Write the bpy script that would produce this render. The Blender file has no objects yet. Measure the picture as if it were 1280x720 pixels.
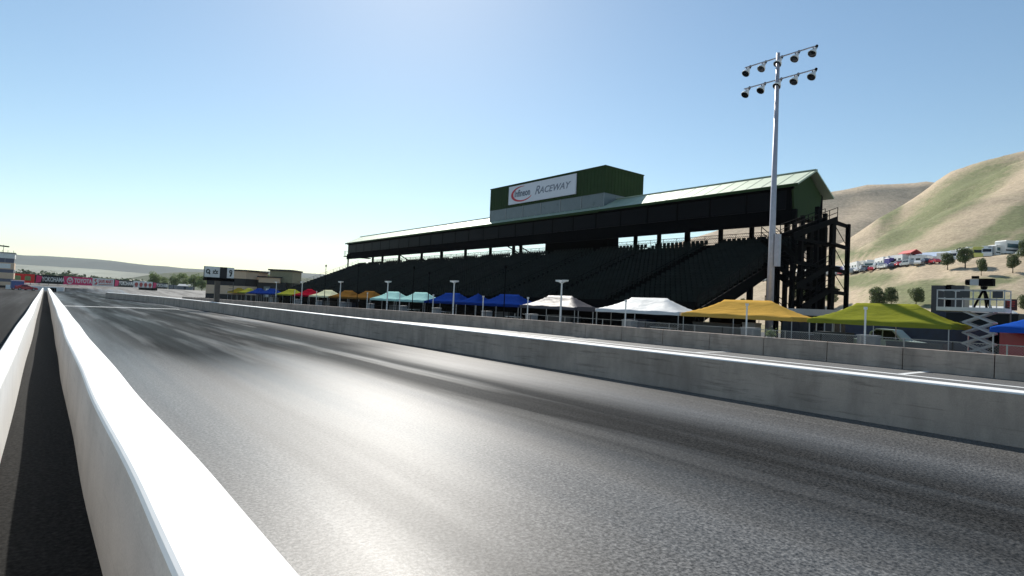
import bpy, bmesh, math, random
from mathutils import Vector, Matrix
R = math.radians
scene = bpy.context.scene
col = scene.collection
random.seed(7)

# ------------------------------------------------------------------ camera
FPX, ROLL, CAM_H = 740.0, 0.045, 2.3
VPX, VPY = 57.0, 354.0                      # the point of the photograph straight down the strip
cr, sr = math.cos(ROLL), math.sin(ROLL)
_a = (VPX-640)*cr + (VPY-360)*sr
_b = -(VPX-640)*sr + (VPY-360)*cr
PITCH = math.atan2(_b, FPX)
YAW = math.atan2(-_a, math.hypot(FPX, _b))
FW = Vector((math.sin(YAW)*math.cos(PITCH), math.cos(YAW)*math.cos(PITCH), math.sin(PITCH)))
HR = Vector((math.cos(YAW), -math.sin(YAW), 0))
UP = HR.cross(FW)
cam_d = bpy.data.cameras.new('camera')
cam = bpy.data.objects.new('camera', cam_d)
col.objects.link(cam)
right = HR*cr + UP*sr
up = UP*cr - HR*sr
m = Matrix((right, up, -FW)).transposed().to_4x4()
m.translation = (0, 0, CAM_H)
cam.matrix_world = m
cam_d.sensor_width = 36
cam_d.lens = FPX/1280*36
cam_d.clip_start = 0.05
cam_d.clip_end = 30000
scene.camera = cam

# ------------------------------------------------------------------ sky, sun, exposure
SUN_AZ, SUN_EL = 27.0, 37.0                 # azimuth from +Y towards +X
w = bpy.data.worlds.new('World')
scene.world = w
w.use_nodes = True
wn = w.node_tree
bgn = wn.nodes['Background']
sky = wn.nodes.new('ShaderNodeTexSky')
sky.sky_type = 'NISHITA'
sky.sun_disc = False
sky.sun_elevation = R(SUN_EL)
sky.sun_rotation = R(SUN_AZ)
sky.air_density = 1.0
sky.dust_density = 0.18
sky.ozone_density = 1.6
hsv = wn.nodes.new('ShaderNodeHueSaturation')
hsv.inputs['Saturation'].default_value = 1.08
wn.links.new(sky.outputs[0], hsv.inputs['Color'])
tint = wn.nodes.new('ShaderNodeMix')
tint.data_type = 'RGBA'
tint.blend_type = 'MULTIPLY'
tint.inputs[0].default_value = 1.0
tint.inputs[7].default_value = (1.0, 1.0, 0.905, 1)
wn.links.new(hsv.outputs[0], tint.inputs[6])
wn.links.new(tint.outputs[2], bgn.inputs[0])
bgn.inputs[1].default_value = 0.098
sl = bpy.data.lights.new('sun', 'SUN')
sl.energy = 4.6
sl.angle = R(0.6)
sl.color = (1.0, 0.95, 0.87)
so = bpy.data.objects.new('sun', sl)
col.objects.link(so)
sd = Vector((math.sin(R(SUN_AZ))*math.cos(R(SUN_EL)), math.cos(R(SUN_AZ))*math.cos(R(SUN_EL)), math.sin(R(SUN_EL))))
so.rotation_euler = sd.to_track_quat('Z', 'Y').to_euler()
so.location = sd*200
vs = scene.view_settings
vs.view_transform = 'Standard'
vs.look = 'None'
vs.gamma = 1.0
vs.exposure = 0.48
vs.use_curve_mapping = False
scene.cycles.max_bounces = 6
scene.cycles.volume_bounces = 0
scene.cycles.caustics_reflective = False
scene.cycles.caustics_refractive = False

def at(x, y, wd):
    """world point seen at pixel (x, y) of the 1280x720 photograph at depth wd"""
    dx, dy = x-640, y-360
    a = dx*cr + dy*sr
    b = -dx*sr + dy*cr
    return Vector((0, 0, CAM_H)) + (FW*FPX + HR*a - UP*b)*(wd/FPX)
def onx(x, y, X):
    d = at(x, y, 1.0) - Vector((0, 0, CAM_H))
    return Vector((0, 0, CAM_H)) + d*(X/d.x)

def sstep(a, b, x):
    t = min(1, max(0, (x-a)/(b-a)))
    return t*t*(3-2*t)
def rise(X, Y):                             # the strip climbs gently beyond its end
    return 2.1*sstep(228, 300, Y + 0.12*abs(X))
def lerp(a, b, t): return a+(b-a)*t
def interp(tab, x):
    if x <= tab[0][0]: return tab[0][1]
    for (x0, y0), (x1, y1) in zip(tab, tab[1:]):
        if x <= x1: return y0+(y1-y0)*(x-x0)/(x1-x0)
    return tab[-1][1]

# ------------------------------------------------------------------ materials
MATS = {}
def newmat(name):
    m = bpy.data.materials.new(name)
    m.use_nodes = True
    MATS[name] = m
    nt = m.node_tree
    return m, nt, nt.nodes['Principled BSDF']
def coords(nt, scale=(1, 1, 1), kind='Object'):
    tc = nt.nodes.new('ShaderNodeTexCoord')
    mp = nt.nodes.new('ShaderNodeMapping')
    mp.inputs['Scale'].default_value = scale
    nt.links.new(tc.outputs[kind], mp.inputs[0])
    return mp.outputs[0]
def noise(nt, vec, scale, detail=4, rough=0.55):
    n = nt.nodes.new('ShaderNodeTexNoise')
    n.inputs['Scale'].default_value = scale
    n.inputs['Detail'].default_value = detail
    n.inputs['Roughness'].default_value = rough
    nt.links.new(vec, n.inputs['Vector'])
    return n.outputs['Fac']
def ramp(nt, fac, stops):
    r = nt.nodes.new('ShaderNodeValToRGB')
    e = r.color_ramp.elements
    while len(e) < len(stops): e.new(0.5)
    for el, (p, c) in zip(e, stops):
        el.position = p
        el.color = (c[0], c[1], c[2], 1) if not isinstance(c, (int, float)) else (c, c, c, 1)
    nt.links.new(fac, r.inputs[0])
    return r.outputs[0]
def mixc(nt, fac, a, b, mode='MIX'):
    n = nt.nodes.new('ShaderNodeMix')
    n.data_type = 'RGBA'
    n.blend_type = mode
    for s, v in ((n.inputs[0], fac), (n.inputs[6], a), (n.inputs[7], b)):
        if hasattr(v, 'is_output'): nt.links.new(v, s)
        elif isinstance(v, (int, float)) and s.type != 'RGBA': s.default_value = v
        else: s.default_value = (v, v, v, 1) if isinstance(v, (int, float)) else (*v[:3], 1)
    return n.outputs[2]
def bump(nt, p, h, strength, dist):
    b = nt.nodes.new('ShaderNodeBump')
    b.inputs['Strength'].default_value = strength
    b.inputs['Distance'].default_value = dist
    nt.links.new(h, b.inputs['Height'])
    nt.links.new(b.outputs[0], p.inputs['Normal'])
def simple(name, c, rough=0.5, metal=0.0, var=0.18, scale=3.0, spec=0.5, trans=0.0):
    """one colour with slow worn variation"""
    m, nt, p = newmat(name)
    f = noise(nt, coords(nt), scale, 5)
    k = ramp(nt, f, [(0.3, tuple(v*(1-var) for v in c)), (0.7, tuple(min(1, v*(1+var)) for v in c))])
    nt.links.new(k, p.inputs['Base Color'])
    rr = nt.nodes.new('ShaderNodeMapRange')
    rr.inputs[3].default_value = max(0.02, rough-0.08)
    rr.inputs[4].default_value = min(1, rough+0.08)
    nt.links.new(f, rr.inputs[0])
    nt.links.new(rr.outputs[0], p.inputs['Roughness'])
    p.inputs['Metallic'].default_value = metal
    p.inputs['Specular IOR Level'].default_value = spec
    if trans:
        t = nt.nodes.new('ShaderNodeBsdfTranslucent')
        mx = nt.nodes.new('ShaderNodeMixShader')
        mx.inputs[0].default_value = trans
        nt.links.new(k, t.inputs[0])
        nt.links.new(p.outputs[0], mx.inputs[1])
        nt.links.new(t.outputs[0], mx.inputs[2])
        nt.links.new(mx.outputs[0], nt.nodes['Material Output'].inputs[0])
    return m

def asphalt(name, base, stripes, stone=0.5, rough=0.52, spec=0.5, lanes=()):
    m, nt, p = newmat(name)
    v = coords(nt)
    big = noise(nt, coords(nt, (0.35, 0.035, 1)), 1.0, 4)
    lane = noise(nt, coords(nt, (0.45, 0.012, 1)), 1.0, 3, 0.6)
    streak = noise(nt, coords(nt, (3.0, 0.05, 1)), 1.0, 5, 0.6)
    fine = noise(nt, v, 24.0, 4, 0.75)
    c = ramp(nt, big, [(0.3, base*0.82), (0.7, base*1.2)])
    d = ramp(nt, lane, [(0.42, 1.0), (0.62, 1.0-stripes)])
    c = mixc(nt, 1.0, c, d, 'MULTIPLY')
    s = ramp(nt, streak, [(0.35, 1.0-stripes*0.55), (0.65, 1.12)])
    c = mixc(nt, 1.0, c, s, 'MULTIPLY')
    if lanes:                               # rubber along the lanes, plus a wide far band coloured darker to mute glare
        sp = nt.nodes.new('ShaderNodeSeparateXYZ')
        nt.links.new(v, sp.inputs[0])
        wob = noise(nt, coords(nt, (0.12, 0.014, 1)), 1.0, 2)
        brk = noise(nt, coords(nt, (0.8, 0.045, 1)), 1.0, 4)
        wx = nt.nodes.new('ShaderNodeMath')
        wx.operation = 'MULTIPLY_ADD'
        nt.links.new(wob, wx.inputs[0])
        wx.inputs[1].default_value = 2.6
        nt.links.new(sp.outputs[0], wx.inputs[2])
        spec_s = None
        for cx, hw, dark, y0, y1, smul in lanes:
            d_ = nt.nodes.new('ShaderNodeMath')
            d_.operation = 'SUBTRACT'
            nt.links.new(wx.outputs[0], d_.inputs[0])
            d_.inputs[1].default_value = cx+1.3
            a_ = nt.nodes.new('ShaderNodeMath')
            a_.operation = 'ABSOLUTE'
            nt.links.new(d_.outputs[0], a_.inputs[0])
            k_ = nt.nodes.new('ShaderNodeMapRange')
            k_.interpolation_type = 'SMOOTHSTEP'
            k_.inputs[1].default_value = hw
            k_.inputs[2].default_value = hw*0.25
            k_.inputs[3].default_value = 0.0
            k_.inputs[4].default_value = 1.0
            nt.links.new(a_.outputs[0], k_.inputs[0])
            b_ = ramp(nt, brk, [(0.3, 0.6), (0.5, 1.0)])
            yr = nt.nodes.new('ShaderNodeMapRange')
            yr.interpolation_type = 'SMOOTHSTEP'
            yr.inputs[1].default_value = y0
            yr.inputs[2].default_value = y1
            nt.links.new(sp.outputs[1], yr.inputs[0])
            b_ = mixc(nt, 1.0, b_, yr.outputs[0], 'MULTIPLY')
            f_ = mixc(nt, 1.0, k_.outputs[0], b_, 'MULTIPLY')
            spec_s = mixc(nt, f_, spec if spec_s is None else spec_s, spec*smul)
            c = mixc(nt, f_, c, mixc(nt, 1.0, c, dark, 'MULTIPLY'))
    g = ramp(nt, fine, [(0.36, 1.0-stone), (0.5, 1.0), (0.66, 1.0+stone*1.6)])
    c = mixc(nt, 1.0, c, g, 'MULTIPLY')
    c = mixc(nt, 1.0, c, (1.03, 1.0, 0.95), 'MULTIPLY')
    nt.links.new(c, p.inputs['Base Color'])
    rg = ramp(nt, lane, [(0.4, rough), (0.65, rough+0.16)])
    nt.links.new(rg, p.inputs['Roughness'])
    p.inputs['Specular IOR Level'].default_value = spec
    if lanes: nt.links.new(spec_s, p.inputs['Specular IOR Level'])
    bump(nt, p, fine, 0.3, 0.008)
    return m
def concrete(name, base, stain=0.35):
    m, nt, p = newmat(name)
    a = noise(nt, coords(nt, (0.5, 0.5, 0.7)), 1.0, 6, 0.65)
    drip = noise(nt, coords(nt, (1.6, 1.6, 0.5)), 1.0, 5, 0.6)
    hor = noise(nt, coords(nt, (0.6, 0.6, 9.0)), 1.0, 5, 0.7)
    fine = noise(nt, coords(nt), 55.0, 3, 0.6)
    c = ramp(nt, a, [(0.3, tuple(x*0.8 for x in base)), (0.7, tuple(x*1.12 for x in base))])
    c = mixc(nt, 1.0, c, ramp(nt, drip, [(0.25, 1-stain*0.6), (0.6, 1.0)]), 'MULTIPLY')
    c = mixc(nt, 1.0, c, ramp(nt, hor, [(0.28, 1-stain*0.8), (0.45, 1.0)]), 'MULTIPLY')
    c = mixc(nt, 1.0, c, ramp(nt, fine, [(0.3, 0.86), (0.7, 1.08)]), 'MULTIPLY')
    nt.links.new(c, p.inputs['Base Color'])
    p.inputs['Roughness'].default_value = 0.8
    bump(nt, p, fine, 0.35, 0.006)
    return m
def leafmat(name, c1, c2, c3):
    m, nt, p = newmat(name)
    f = noise(nt, coords(nt), 1.3, 5, 0.7)
    k = ramp(nt, f, [(0.3, c1), (0.5, c2), (0.72, c3)])
    nt.links.new(k, p.inputs['Base Color'])
    p.inputs['Roughness'].default_value = 0.6
    p.inputs['Specular IOR Level'].default_value = 0.25
    t = nt.nodes.new('ShaderNodeBsdfTranslucent')
    mx = nt.nodes.new('ShaderNodeMixShader')
    mx.inputs[0].default_value = 0.35
    nt.links.new(k, t.inputs[0])
    nt.links.new(p.outputs[0], mx.inputs[1])
    nt.links.new(t.outputs[0], mx.inputs[2])
    nt.links.new(mx.outputs[0], nt.nodes['Material Output'].inputs[0])
    return m
def hillmat(name, tan, tan2, green, sc=0.02, gk=1.0):
    m, nt, p = newmat(name)
    v = coords(nt)
    at_ = nt.nodes.new('ShaderNodeAttribute')
    at_.attribute_name = 'green'
    n1 = noise(nt, v, sc, 6, 0.62)
    n2 = noise(nt, coords(nt, (1, 1, 4)), sc*6, 6, 0.7)
    n3 = noise(nt, v, sc*45, 4, 0.7)
    c = ramp(nt, n1, [(0.3, tan2), (0.68, tan)])
    c = mixc(nt, 1.0, c, ramp(nt, n2, [(0.3, 0.78), (0.7, 1.16)]), 'MULTIPLY')
    c = mixc(nt, 1.0, c, ramp(nt, n3, [(0.3, 0.72), (0.7, 1.2)]), 'MULTIPLY')
    add = nt.nodes.new('ShaderNodeMath')
    add.operation = 'MULTIPLY_ADD'
    nt.links.new(n2, add.inputs[0])
    add.inputs[1].default_value = 1.9
    add.inputs[2].default_value = -0.95
    a2 = nt.nodes.new('ShaderNodeMath')
    a2.operation = 'ADD'
    a2.use_clamp = True
    nt.links.new(add.outputs[0], a2.inputs[0])
    nt.links.new(at_.outputs['Fac'], a2.inputs[1])
    gf = ramp(nt, a2.outputs[0], [(0.1, 0.0), (0.95, gk)])
    g = mixc(nt, 1.0, green, ramp(nt, n3, [(0.3, 0.7), (0.7, 1.25)]), 'MULTIPLY')
    c = mixc(nt, gf, c, g)
    nt.links.new(c, p.inputs['Base Color'])
    p.inputs['Roughness'].default_value = 0.95
    p.inputs['Specular IOR Level'].default_value = 0.1
    bump(nt, p, n3, 0.4, 0.4)
    return m

M_track = asphalt('track_asphalt', 0.09, 0.35, 0.9, 0.385, 0.19, [(9.2, 3.4, 0.34, -30, -20, 0.05), (4.6, 2.2, 0.35, 11, 26, 0.0), (7.8, 14.0, 0.55, 12, 28, 0.02)])  # last band spans the whole far track, its missing glare put into the colour
M_pit = asphalt('pit_asphalt', 0.11, 0.25, 0.5, 0.6, 0.4)
M_gap = asphalt('shaded_gap_asphalt', 0.013, 0.3, 0.8, 0.8, 0.06)  # dark tarmac, blackened further in place of the shadow that falls short
M_pad = asphalt('paddock_asphalt', 0.065, 0.3, 0.45, 0.7, 0.3)
M_left = asphalt('left_asphalt', 0.022, 0.85, 0.4, 0.7, 0.06)
M_conc = concrete('wall_concrete', (0.50, 0.395, 0.32), 0.6)
M_wtop = simple('white_wall_paint', (0.84, 0.83, 0.80), 0.6, 0, 0.05, 2.0)
M_conc_l = concrete('painted_wall_concrete', (0.53, 0.49, 0.445), 0.22)
M_line = simple('road_paint', (0.72, 0.72, 0.70), 0.6, 0, 0.15, 1.5)
M_grass = hillmat('dry_grass', (0.36, 0.31, 0.19), (0.25, 0.23, 0.13), (0.09, 0.12, 0.04))
M_hill = hillmat('hill_grass', (0.56, 0.45, 0.32), (0.43, 0.35, 0.24), (0.135, 0.165, 0.07), 0.018, 0.85)
M_hill2 = hillmat('far_hill_grass', (0.58, 0.46, 0.33), (0.44, 0.36, 0.26), (0.13, 0.14, 0.07), 0.006)
M_dist = simple('distant_hill_cover', (0.10, 0.115, 0.10), 0.95, 0, 0.3, 0.002, 0.1)
M_field = simple('pale_field', (0.30, 0.31, 0.25), 0.95, 0, 0.35, 0.006, 0.1)
M_wood = simple('wooded_ridge_cover', (0.045, 0.065, 0.045), 0.95, 0, 0.4, 0.03, 0.1)
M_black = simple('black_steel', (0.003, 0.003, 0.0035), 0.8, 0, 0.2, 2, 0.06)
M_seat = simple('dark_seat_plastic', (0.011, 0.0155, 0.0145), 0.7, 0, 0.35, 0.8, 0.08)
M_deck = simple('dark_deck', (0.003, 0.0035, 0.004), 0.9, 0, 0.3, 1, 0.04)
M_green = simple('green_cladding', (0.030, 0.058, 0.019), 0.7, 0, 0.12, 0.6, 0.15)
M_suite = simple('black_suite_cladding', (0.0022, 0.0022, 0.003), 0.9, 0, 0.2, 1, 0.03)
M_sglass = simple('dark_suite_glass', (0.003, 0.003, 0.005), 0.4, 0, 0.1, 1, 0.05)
M_bglass = simple('grey_tinted_glass', (0.16, 0.19, 0.20), 0.3, 0, 0.08, 1, 0.4)
M_mull = simple('pale_mullion', (0.30, 0.32, 0.32), 0.5, 0, 0.1)
M_sign = simple('sign_white', (0.80, 0.80, 0.86), 0.5, 0, 0.02, 1)
M_red = simple('sign_red', (0.62, 0.03, 0.05), 0.5, 0, 0.1)
M_ink = simple('sign_ink', (0.10, 0.12, 0.17), 0.5, 0, 0.1)
M_inkg = simple('sign_grey', (0.22, 0.24, 0.30), 0.5, 0, 0.1)
M_steel = simple('galvanised_steel', (0.46, 0.45, 0.50), 0.5, 0.3, 0.1, 4)
M_white = simple('white_paint', (0.80, 0.80, 0.78), 0.45, 0, 0.06, 2)
M_offw = simple('offwhite_paint', (0.62, 0.61, 0.57), 0.5, 0, 0.12, 2)
M_tyre = simple('tyre_rubber', (0.015, 0.015, 0.015), 0.85, 0, 0.2, 8, 0.2)
M_rim = simple('wheel_rim', (0.35, 0.35, 0.36), 0.35, 0.7, 0.1)
M_glass = simple('vehicle_glass', (0.012, 0.015, 0.018), 0.08, 0, 0.1, 1, 0.6)
M_bark = simple('bark', (0.06, 0.045, 0.03), 0.9, 0, 0.3, 8, 0.1)
M_leaf = leafmat('oak_leaves', (0.05, 0.075, 0.024), (0.09, 0.125, 0.045), (0.16, 0.20, 0.085))
M_leaf2 = leafmat('pale_leaves', (0.13, 0.17, 0.06), (0.20, 0.26, 0.10), (0.30, 0.36, 0.16))
M_tan = simple('tan_render', (0.70, 0.51, 0.36), 0.85, 0, 0.07, 0.7)
M_brownblk = simple('black_band', (0.010, 0.010, 0.013), 0.6, 0, 0.15)
M_grey = simple('grey_box', (0.24, 0.25, 0.26), 0.6, 0, 0.15)
M_dgrey = simple('dark_grey', (0.045, 0.05, 0.055), 0.6, 0, 0.2)
M_navy = simple('navy_box', (0.010, 0.022, 0.06), 0.45, 0, 0.2)
M_slate = simple('slate_screen', (0.030, 0.032, 0.045), 0.35, 0, 0.25, 2)
M_wire = simple('fence_wire', (0.33, 0.34, 0.33), 0.5, 0.4, 0.1)
M_bluegrey = simple('blue_grey_band', (0.085, 0.095, 0.15), 0.4, 0, 0.1)
M_carred = simple('car_red', (0.50, 0.02, 0.035), 0.25, 0, 0.08, 1)
M_blue = simple('truck_blue', (0.04, 0.13, 0.34), 0.35, 0, 0.08, 1)
M_mint = simple('mint_paint', (0.52, 0.64, 0.58), 0.25, 0, 0.06, 1)
M_pink = simple('board_pink_red', (0.85, 0.06, 0.19), 0.55, 0, 0.06, 1, 0.08)
M_bred = simple('board_red', (0.80, 0.05, 0.045), 0.55, 0, 0.06, 1, 0.08)
M_bblack = simple('board_black', (0.018, 0.024, 0.026), 0.55, 0, 0.1, 1, 0.08)
M_bgreen = simple('board_green', (0.30, 0.42, 0.20), 0.55, 0, 0.2, 1, 0.08)
M_yellow = simple('yellow_paint', (0.62, 0.60, 0.16), 0.4, 0, 0.06, 1)
M_purple = simple('purple_paint', (0.05, 0.03, 0.22), 0.4, 0, 0.06, 1)
M_teal = simple('teal_glass', (0.05, 0.12, 0.14), 0.2, 0, 0.1, 1)
M_silver = simple('silver_paint', (0.42, 0.44, 0.46), 0.35, 0.2, 0.06, 1)
M_rcan = simple('red_canopy', (0.50, 0.06, 0.05), 0.7, 0, 0.1)

# roof sheet: green standing-seam metal
m_, nt_, p_ = newmat('green_roof_metal')
f_ = noise(nt_, coords(nt_), 0.8, 5)
nt_.links.new(ramp(nt_, f_, [(0.3, (0.42, 0.49, 0.37)), (0.7, (0.49, 0.56, 0.44))]), p_.inputs['Base Color'])
p_.inputs['Metallic'].default_value = 0.5
p_.inputs['Roughness'].default_value = 0.64
p_.inputs['Specular IOR Level'].default_value = 1.0
M_roof = m_

TENT = {}  # canopy fabrics by colour
def tentmat(name, c):
    m = simple('canopy_'+name, c, 0.5, 0, 0.06, 1.2, {'grey': 0.07, 'white': 0.06}.get(name, 0.0), 0.10)
    nt = m.node_tree
    wr = noise(nt, coords(nt, (2.2, 0.9, 2.2)), 1.6, 4, 0.55)
    bump(nt, nt.nodes['Principled BSDF'], wr, 0.5, 0.12)
    TENT[name] = m
for n_, c_ in dict(grey=(0.085, 0.08, 0.09), white=(0.66, 0.67, 0.66), orange=(0.62, 0.37, 0.085), olive=(0.25, 0.26, 0.035),
                   blue=(0.008, 0.03, 0.17), red=(0.26, 0.006, 0.02), cream=(0.62, 0.63, 0.42), brown=(0.16, 0.082, 0.02),
                   aqua=(0.36, 0.62, 0.58), yellow=(0.62, 0.37, 0.04), bright=(0.02, 0.09, 0.42)).items():
    tentmat(n_, c_)

# ------------------------------------------------------------------ object helpers
class MB:
    def __init__(self):
        self.v, self.f = [], []
    def add(self, vs, fs):
        o = len(self.v)
        self.v += [tuple(v) for v in vs]
        self.f += [tuple(i+o for i in f) for f in fs]
        return self
    def box(self, x0, x1, y0, y1, z0, z1):
        return self.add([(x0, y0, z0), (x1, y0, z0), (x1, y1, z0), (x0, y1, z0), (x0, y0, z1), (x1, y0, z1), (x1, y1, z1), (x0, y1, z1)],
                        [(3, 2, 1, 0), (4, 5, 6, 7), (0, 1, 5, 4), (1, 2, 6, 5), (2, 3, 7, 6), (3, 0, 4, 7)])
    def bar(self, a, b, wd, ht, upv=(0, 0, 1)):
        a, b = Vector(a), Vector(b)
        d = (b-a).normalized()
        u = Vector(upv)
        if abs(d.dot(u)) > 0.98: u = Vector((1, 0, 0))
        s = d.cross(u).normalized()*(wd/2)
        t = s.cross(d).normalized()*(ht/2)
        vs = [p+k*s+l*t for p in (a, b) for k, l in ((-1, -1), (1, -1), (1, 1), (-1, 1))]
        return self.add(vs, [(0, 1, 2, 3), (7, 6, 5, 4), (4, 5, 1, 0), (5, 6, 2, 1), (6, 7, 3, 2), (7, 4, 0, 3)])
    def tube(self, a, b, r0, r1=None, n=8):
        r1 = r0 if r1 is None else r1
        a, b = Vector(a), Vector(b)
        d = (b-a).normalized()
        u = Vector((0, 0, 1)) if abs(d.z) < 0.95 else Vector((1, 0, 0))
        s = d.cross(u).normalized()
        t = s.cross(d)
        vs, fs = [], []
        for p, r in ((a, r0), (b, r1)):
            for i in range(n):
                g = 2*math.pi*i/n
                vs.append(p + s*(r*math.cos(g)) + t*(r*math.sin(g)))
        for i in range(n): fs.append((i, (i+1) % n, n+(i+1) % n, n+i))
        fs.append(tuple(range(n-1, -1, -1)))
        fs.append(tuple(range(n, 2*n)))
        return self.add(vs, fs)
    def lathe(self, c, axis, prof, n=12):
        """prof: list of (distance along axis, radius)"""
        c = Vector(c)
        d = Vector(axis).normalized()
        u = Vector((0, 0, 1)) if abs(d.z) < 0.95 else Vector((1, 0, 0))
        s = d.cross(u).normalized()
        t = s.cross(d)
        vs, fs = [], []
        for q, r in prof:
            for i in range(n):
                g = 2*math.pi*i/n
                vs.append(c + d*q + s*(r*math.cos(g)) + t*(r*math.sin(g)))
        for k in range(len(prof)-1):
            for i in range(n):
                fs.append((k*n+i, k*n+(i+1) % n, (k+1)*n+(i+1) % n, (k+1)*n+i))
        fs.append(tuple(range(n-1, -1, -1)))
        fs.append(tuple(range((len(prof)-1)*n, len(prof)*n)))
        return self.add(vs, fs)
    def prism(self, poly, y0, y1, ax=1):
        """poly of (u, z) extruded along y (ax=1: u is x) or along x (ax=0: u is y)"""
        n = len(poly)
        if ax == 1: vs = [(u, y0, z) for u, z in poly]+[(u, y1, z) for u, z in poly]
        else: vs = [(y0, u, z) for u, z in poly]+[(y1, u, z) for u, z in poly]
        fs = [(i, (i+1) % n, n+(i+1) % n, n+i) for i in range(n)]
        return self.add(vs, fs+[tuple(range(n-1, -1, -1)), tuple(range(n, 2*n))])
    def build(self, name, mat, parent=None, loc=None, smooth=False):
        me = bpy.data.meshes.new(name)
        me.from_pydata(self.v, [], self.f)
        bm = bmesh.new()
        bm.from_mesh(me)
        bmesh.ops.recalc_face_normals(bm, faces=bm.faces)
        bm.to_mesh(me)
        bm.free()
        me.materials.append(mat)
        if smooth:
            for p in me.polygons: p.use_smooth = True
        o = bpy.data.objects.new(name, me)
        col.objects.link(o)
        if parent is not None: o.parent = parent
        if loc is not None: o.location = loc
        return o

def tag(o, label=None, cat=None, group=None, kind=None):
    if label: o['label'] = label
    if cat: o['category'] = cat
    if group: o['group'] = group
    if kind: o['kind'] = kind
    return o
def thing(name, label, cat, loc=(0, 0, 0), rz=0.0, group=None):
    o = bpy.data.objects.new(name, None)
    o.empty_display_size = 0.2
    col.objects.link(o)
    o.location = loc
    o.rotation_euler = (0, 0, rz)
    return tag(o, label, cat, group)
def kids(o): return [c for c in bpy.data.objects if c.parent is o]
def dup(root, loc, rz=0.0, label=None, group=None, scale=None):
    def cp(o, parent):
        c = o.copy()
        col.objects.link(c)
        if parent is not None: c.parent = parent
        for k in kids(o): cp(k, c)
        return c
    r = cp(root, None)
    r.location = loc
    r.rotation_euler = (0, 0, rz)
    if scale: r.scale = (scale, scale, scale) if isinstance(scale, (int, float)) else scale
    if label: r['label'] = label
    if group: r['group'] = group
    return r
def struct(name, mb, mat, smooth=False):
    return tag(mb.build(name, mat, smooth=smooth), kind='structure')
def text(name, s, mat, size, parent, mw, sx=1.0, shear=0.0, depth=0.01, bold=0.0):
    cu = bpy.data.curves.new(name, 'FONT')
    cu.body = s
    cu.size = size
    cu.shear = shear
    cu.extrude = depth
    cu.offset = bold
    cu.align_x = 'CENTER'
    cu.align_y = 'CENTER'
    cu.resolution_u = 3
    tmp = bpy.data.objects.new(name+'_curve', cu)
    col.objects.link(tmp)
    bpy.context.view_layer.update()
    me = bpy.data.meshes.new_from_object(tmp.evaluated_get(bpy.context.evaluated_depsgraph_get()))
    bpy.data.objects.remove(tmp)
    bpy.data.curves.remove(cu)
    me.name = name
    me.transform(mw @ Matrix.Diagonal((sx, 1, 1, 1)))
    me.materials.clear()
    me.materials.append(mat)
    o = bpy.data.objects.new(name, me)
    col.objects.link(o)
    o.parent = parent
    return o
def frame(origin, xdir, zdir):
    """matrix taking text plane (x right, y up) to world: x along xdir, y along zdir"""
    x = Vector(xdir).normalized()
    y = Vector(zdir).normalized()
    z = x.cross(y)
    mm = Matrix((x, y, z)).transposed().to_4x4()
    mm.translation = Vector(origin)
    return mm

# ------------------------------------------------------------------ ground and road sheets
def grid_sheet(name, mat, xs, ys, zf, dz):
    vs, fs = [], []
    for y in ys:
        for x in xs: vs.append((x, y, zf(x, y)+dz))
    n = len(xs)
    for j in range(len(ys)-1):
        for i in range(n-1): fs.append((j*n+i, j*n+i+1, (j+1)*n+i+1, (j+1)*n+i))
    mb = MB()
    mb.add(vs, fs)
    return struct(name, mb, mat)
def steps(a, b, s):
    n = max(1, round((b-a)/s))
    return [a+(b-a)*i/n for i in range(n+1)]
yy = steps(-60, 180, 20)+steps(190, 320, 6)+steps(335, 450, 20)
grid_sheet('ground', M_grass, [-6000, -2500, -900, -300]+steps(-120, 160, 10)+[300, 900, 2500, 6000],
           [-4000, -1500, -400, -150]+yy+[600, 900, 2500, 6500], rise, -0.02)
grid_sheet('paddock_surface', M_pad, steps(-90, 78, 8), yy[:-1], rise, 0.0)

def offs(path, d):
    out = []
    for i, p in enumerate(path):
        a = Vector(path[max(0, i-1)])
        b = Vector(path[min(len(path)-1, i+1)])
        t = (b-a).normalized()
        out.append((p[0]+t.y*d, p[1]-t.x*d))
    return out
def smooth_path(pts, n=6):
    out = []
    for i in range(len(pts)-1):
        p0, p1, p2, p3 = [Vector(pts[max(0, min(len(pts)-1, k))]) for k in (i-1, i, i+1, i+2)]
        for k in range(n):
            t = k/n
            out.append(tuple(0.5*((2*p1)+(p2-p0)*t+(2*p0-5*p1+4*p2-p3)*t*t+(3*p1-p0-3*p2+p3)*t**3)))
    out.append(tuple(pts[-1]))
    return out
PIT1 = smooth_path([(15.0, -25), (15.0, -5), (15.0, 12), (15.0, 40), (14.8, 62), (14.5, 80), (13.9, 98), (12.4, 116), (10.2, 134), (9.6, 140)], 8)
PIT2 = smooth_path([(33.1, -25), (33.1, 5), (33.0, 25), (32.4, 40), (30.6, 54), (28.0, 68), (25.2, 82), (22.4, 95), (20.2, 108), (19.0, 118)], 8)
def xat(path, y): return interp([(p[1], p[0]) for p in path], y)

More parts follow.
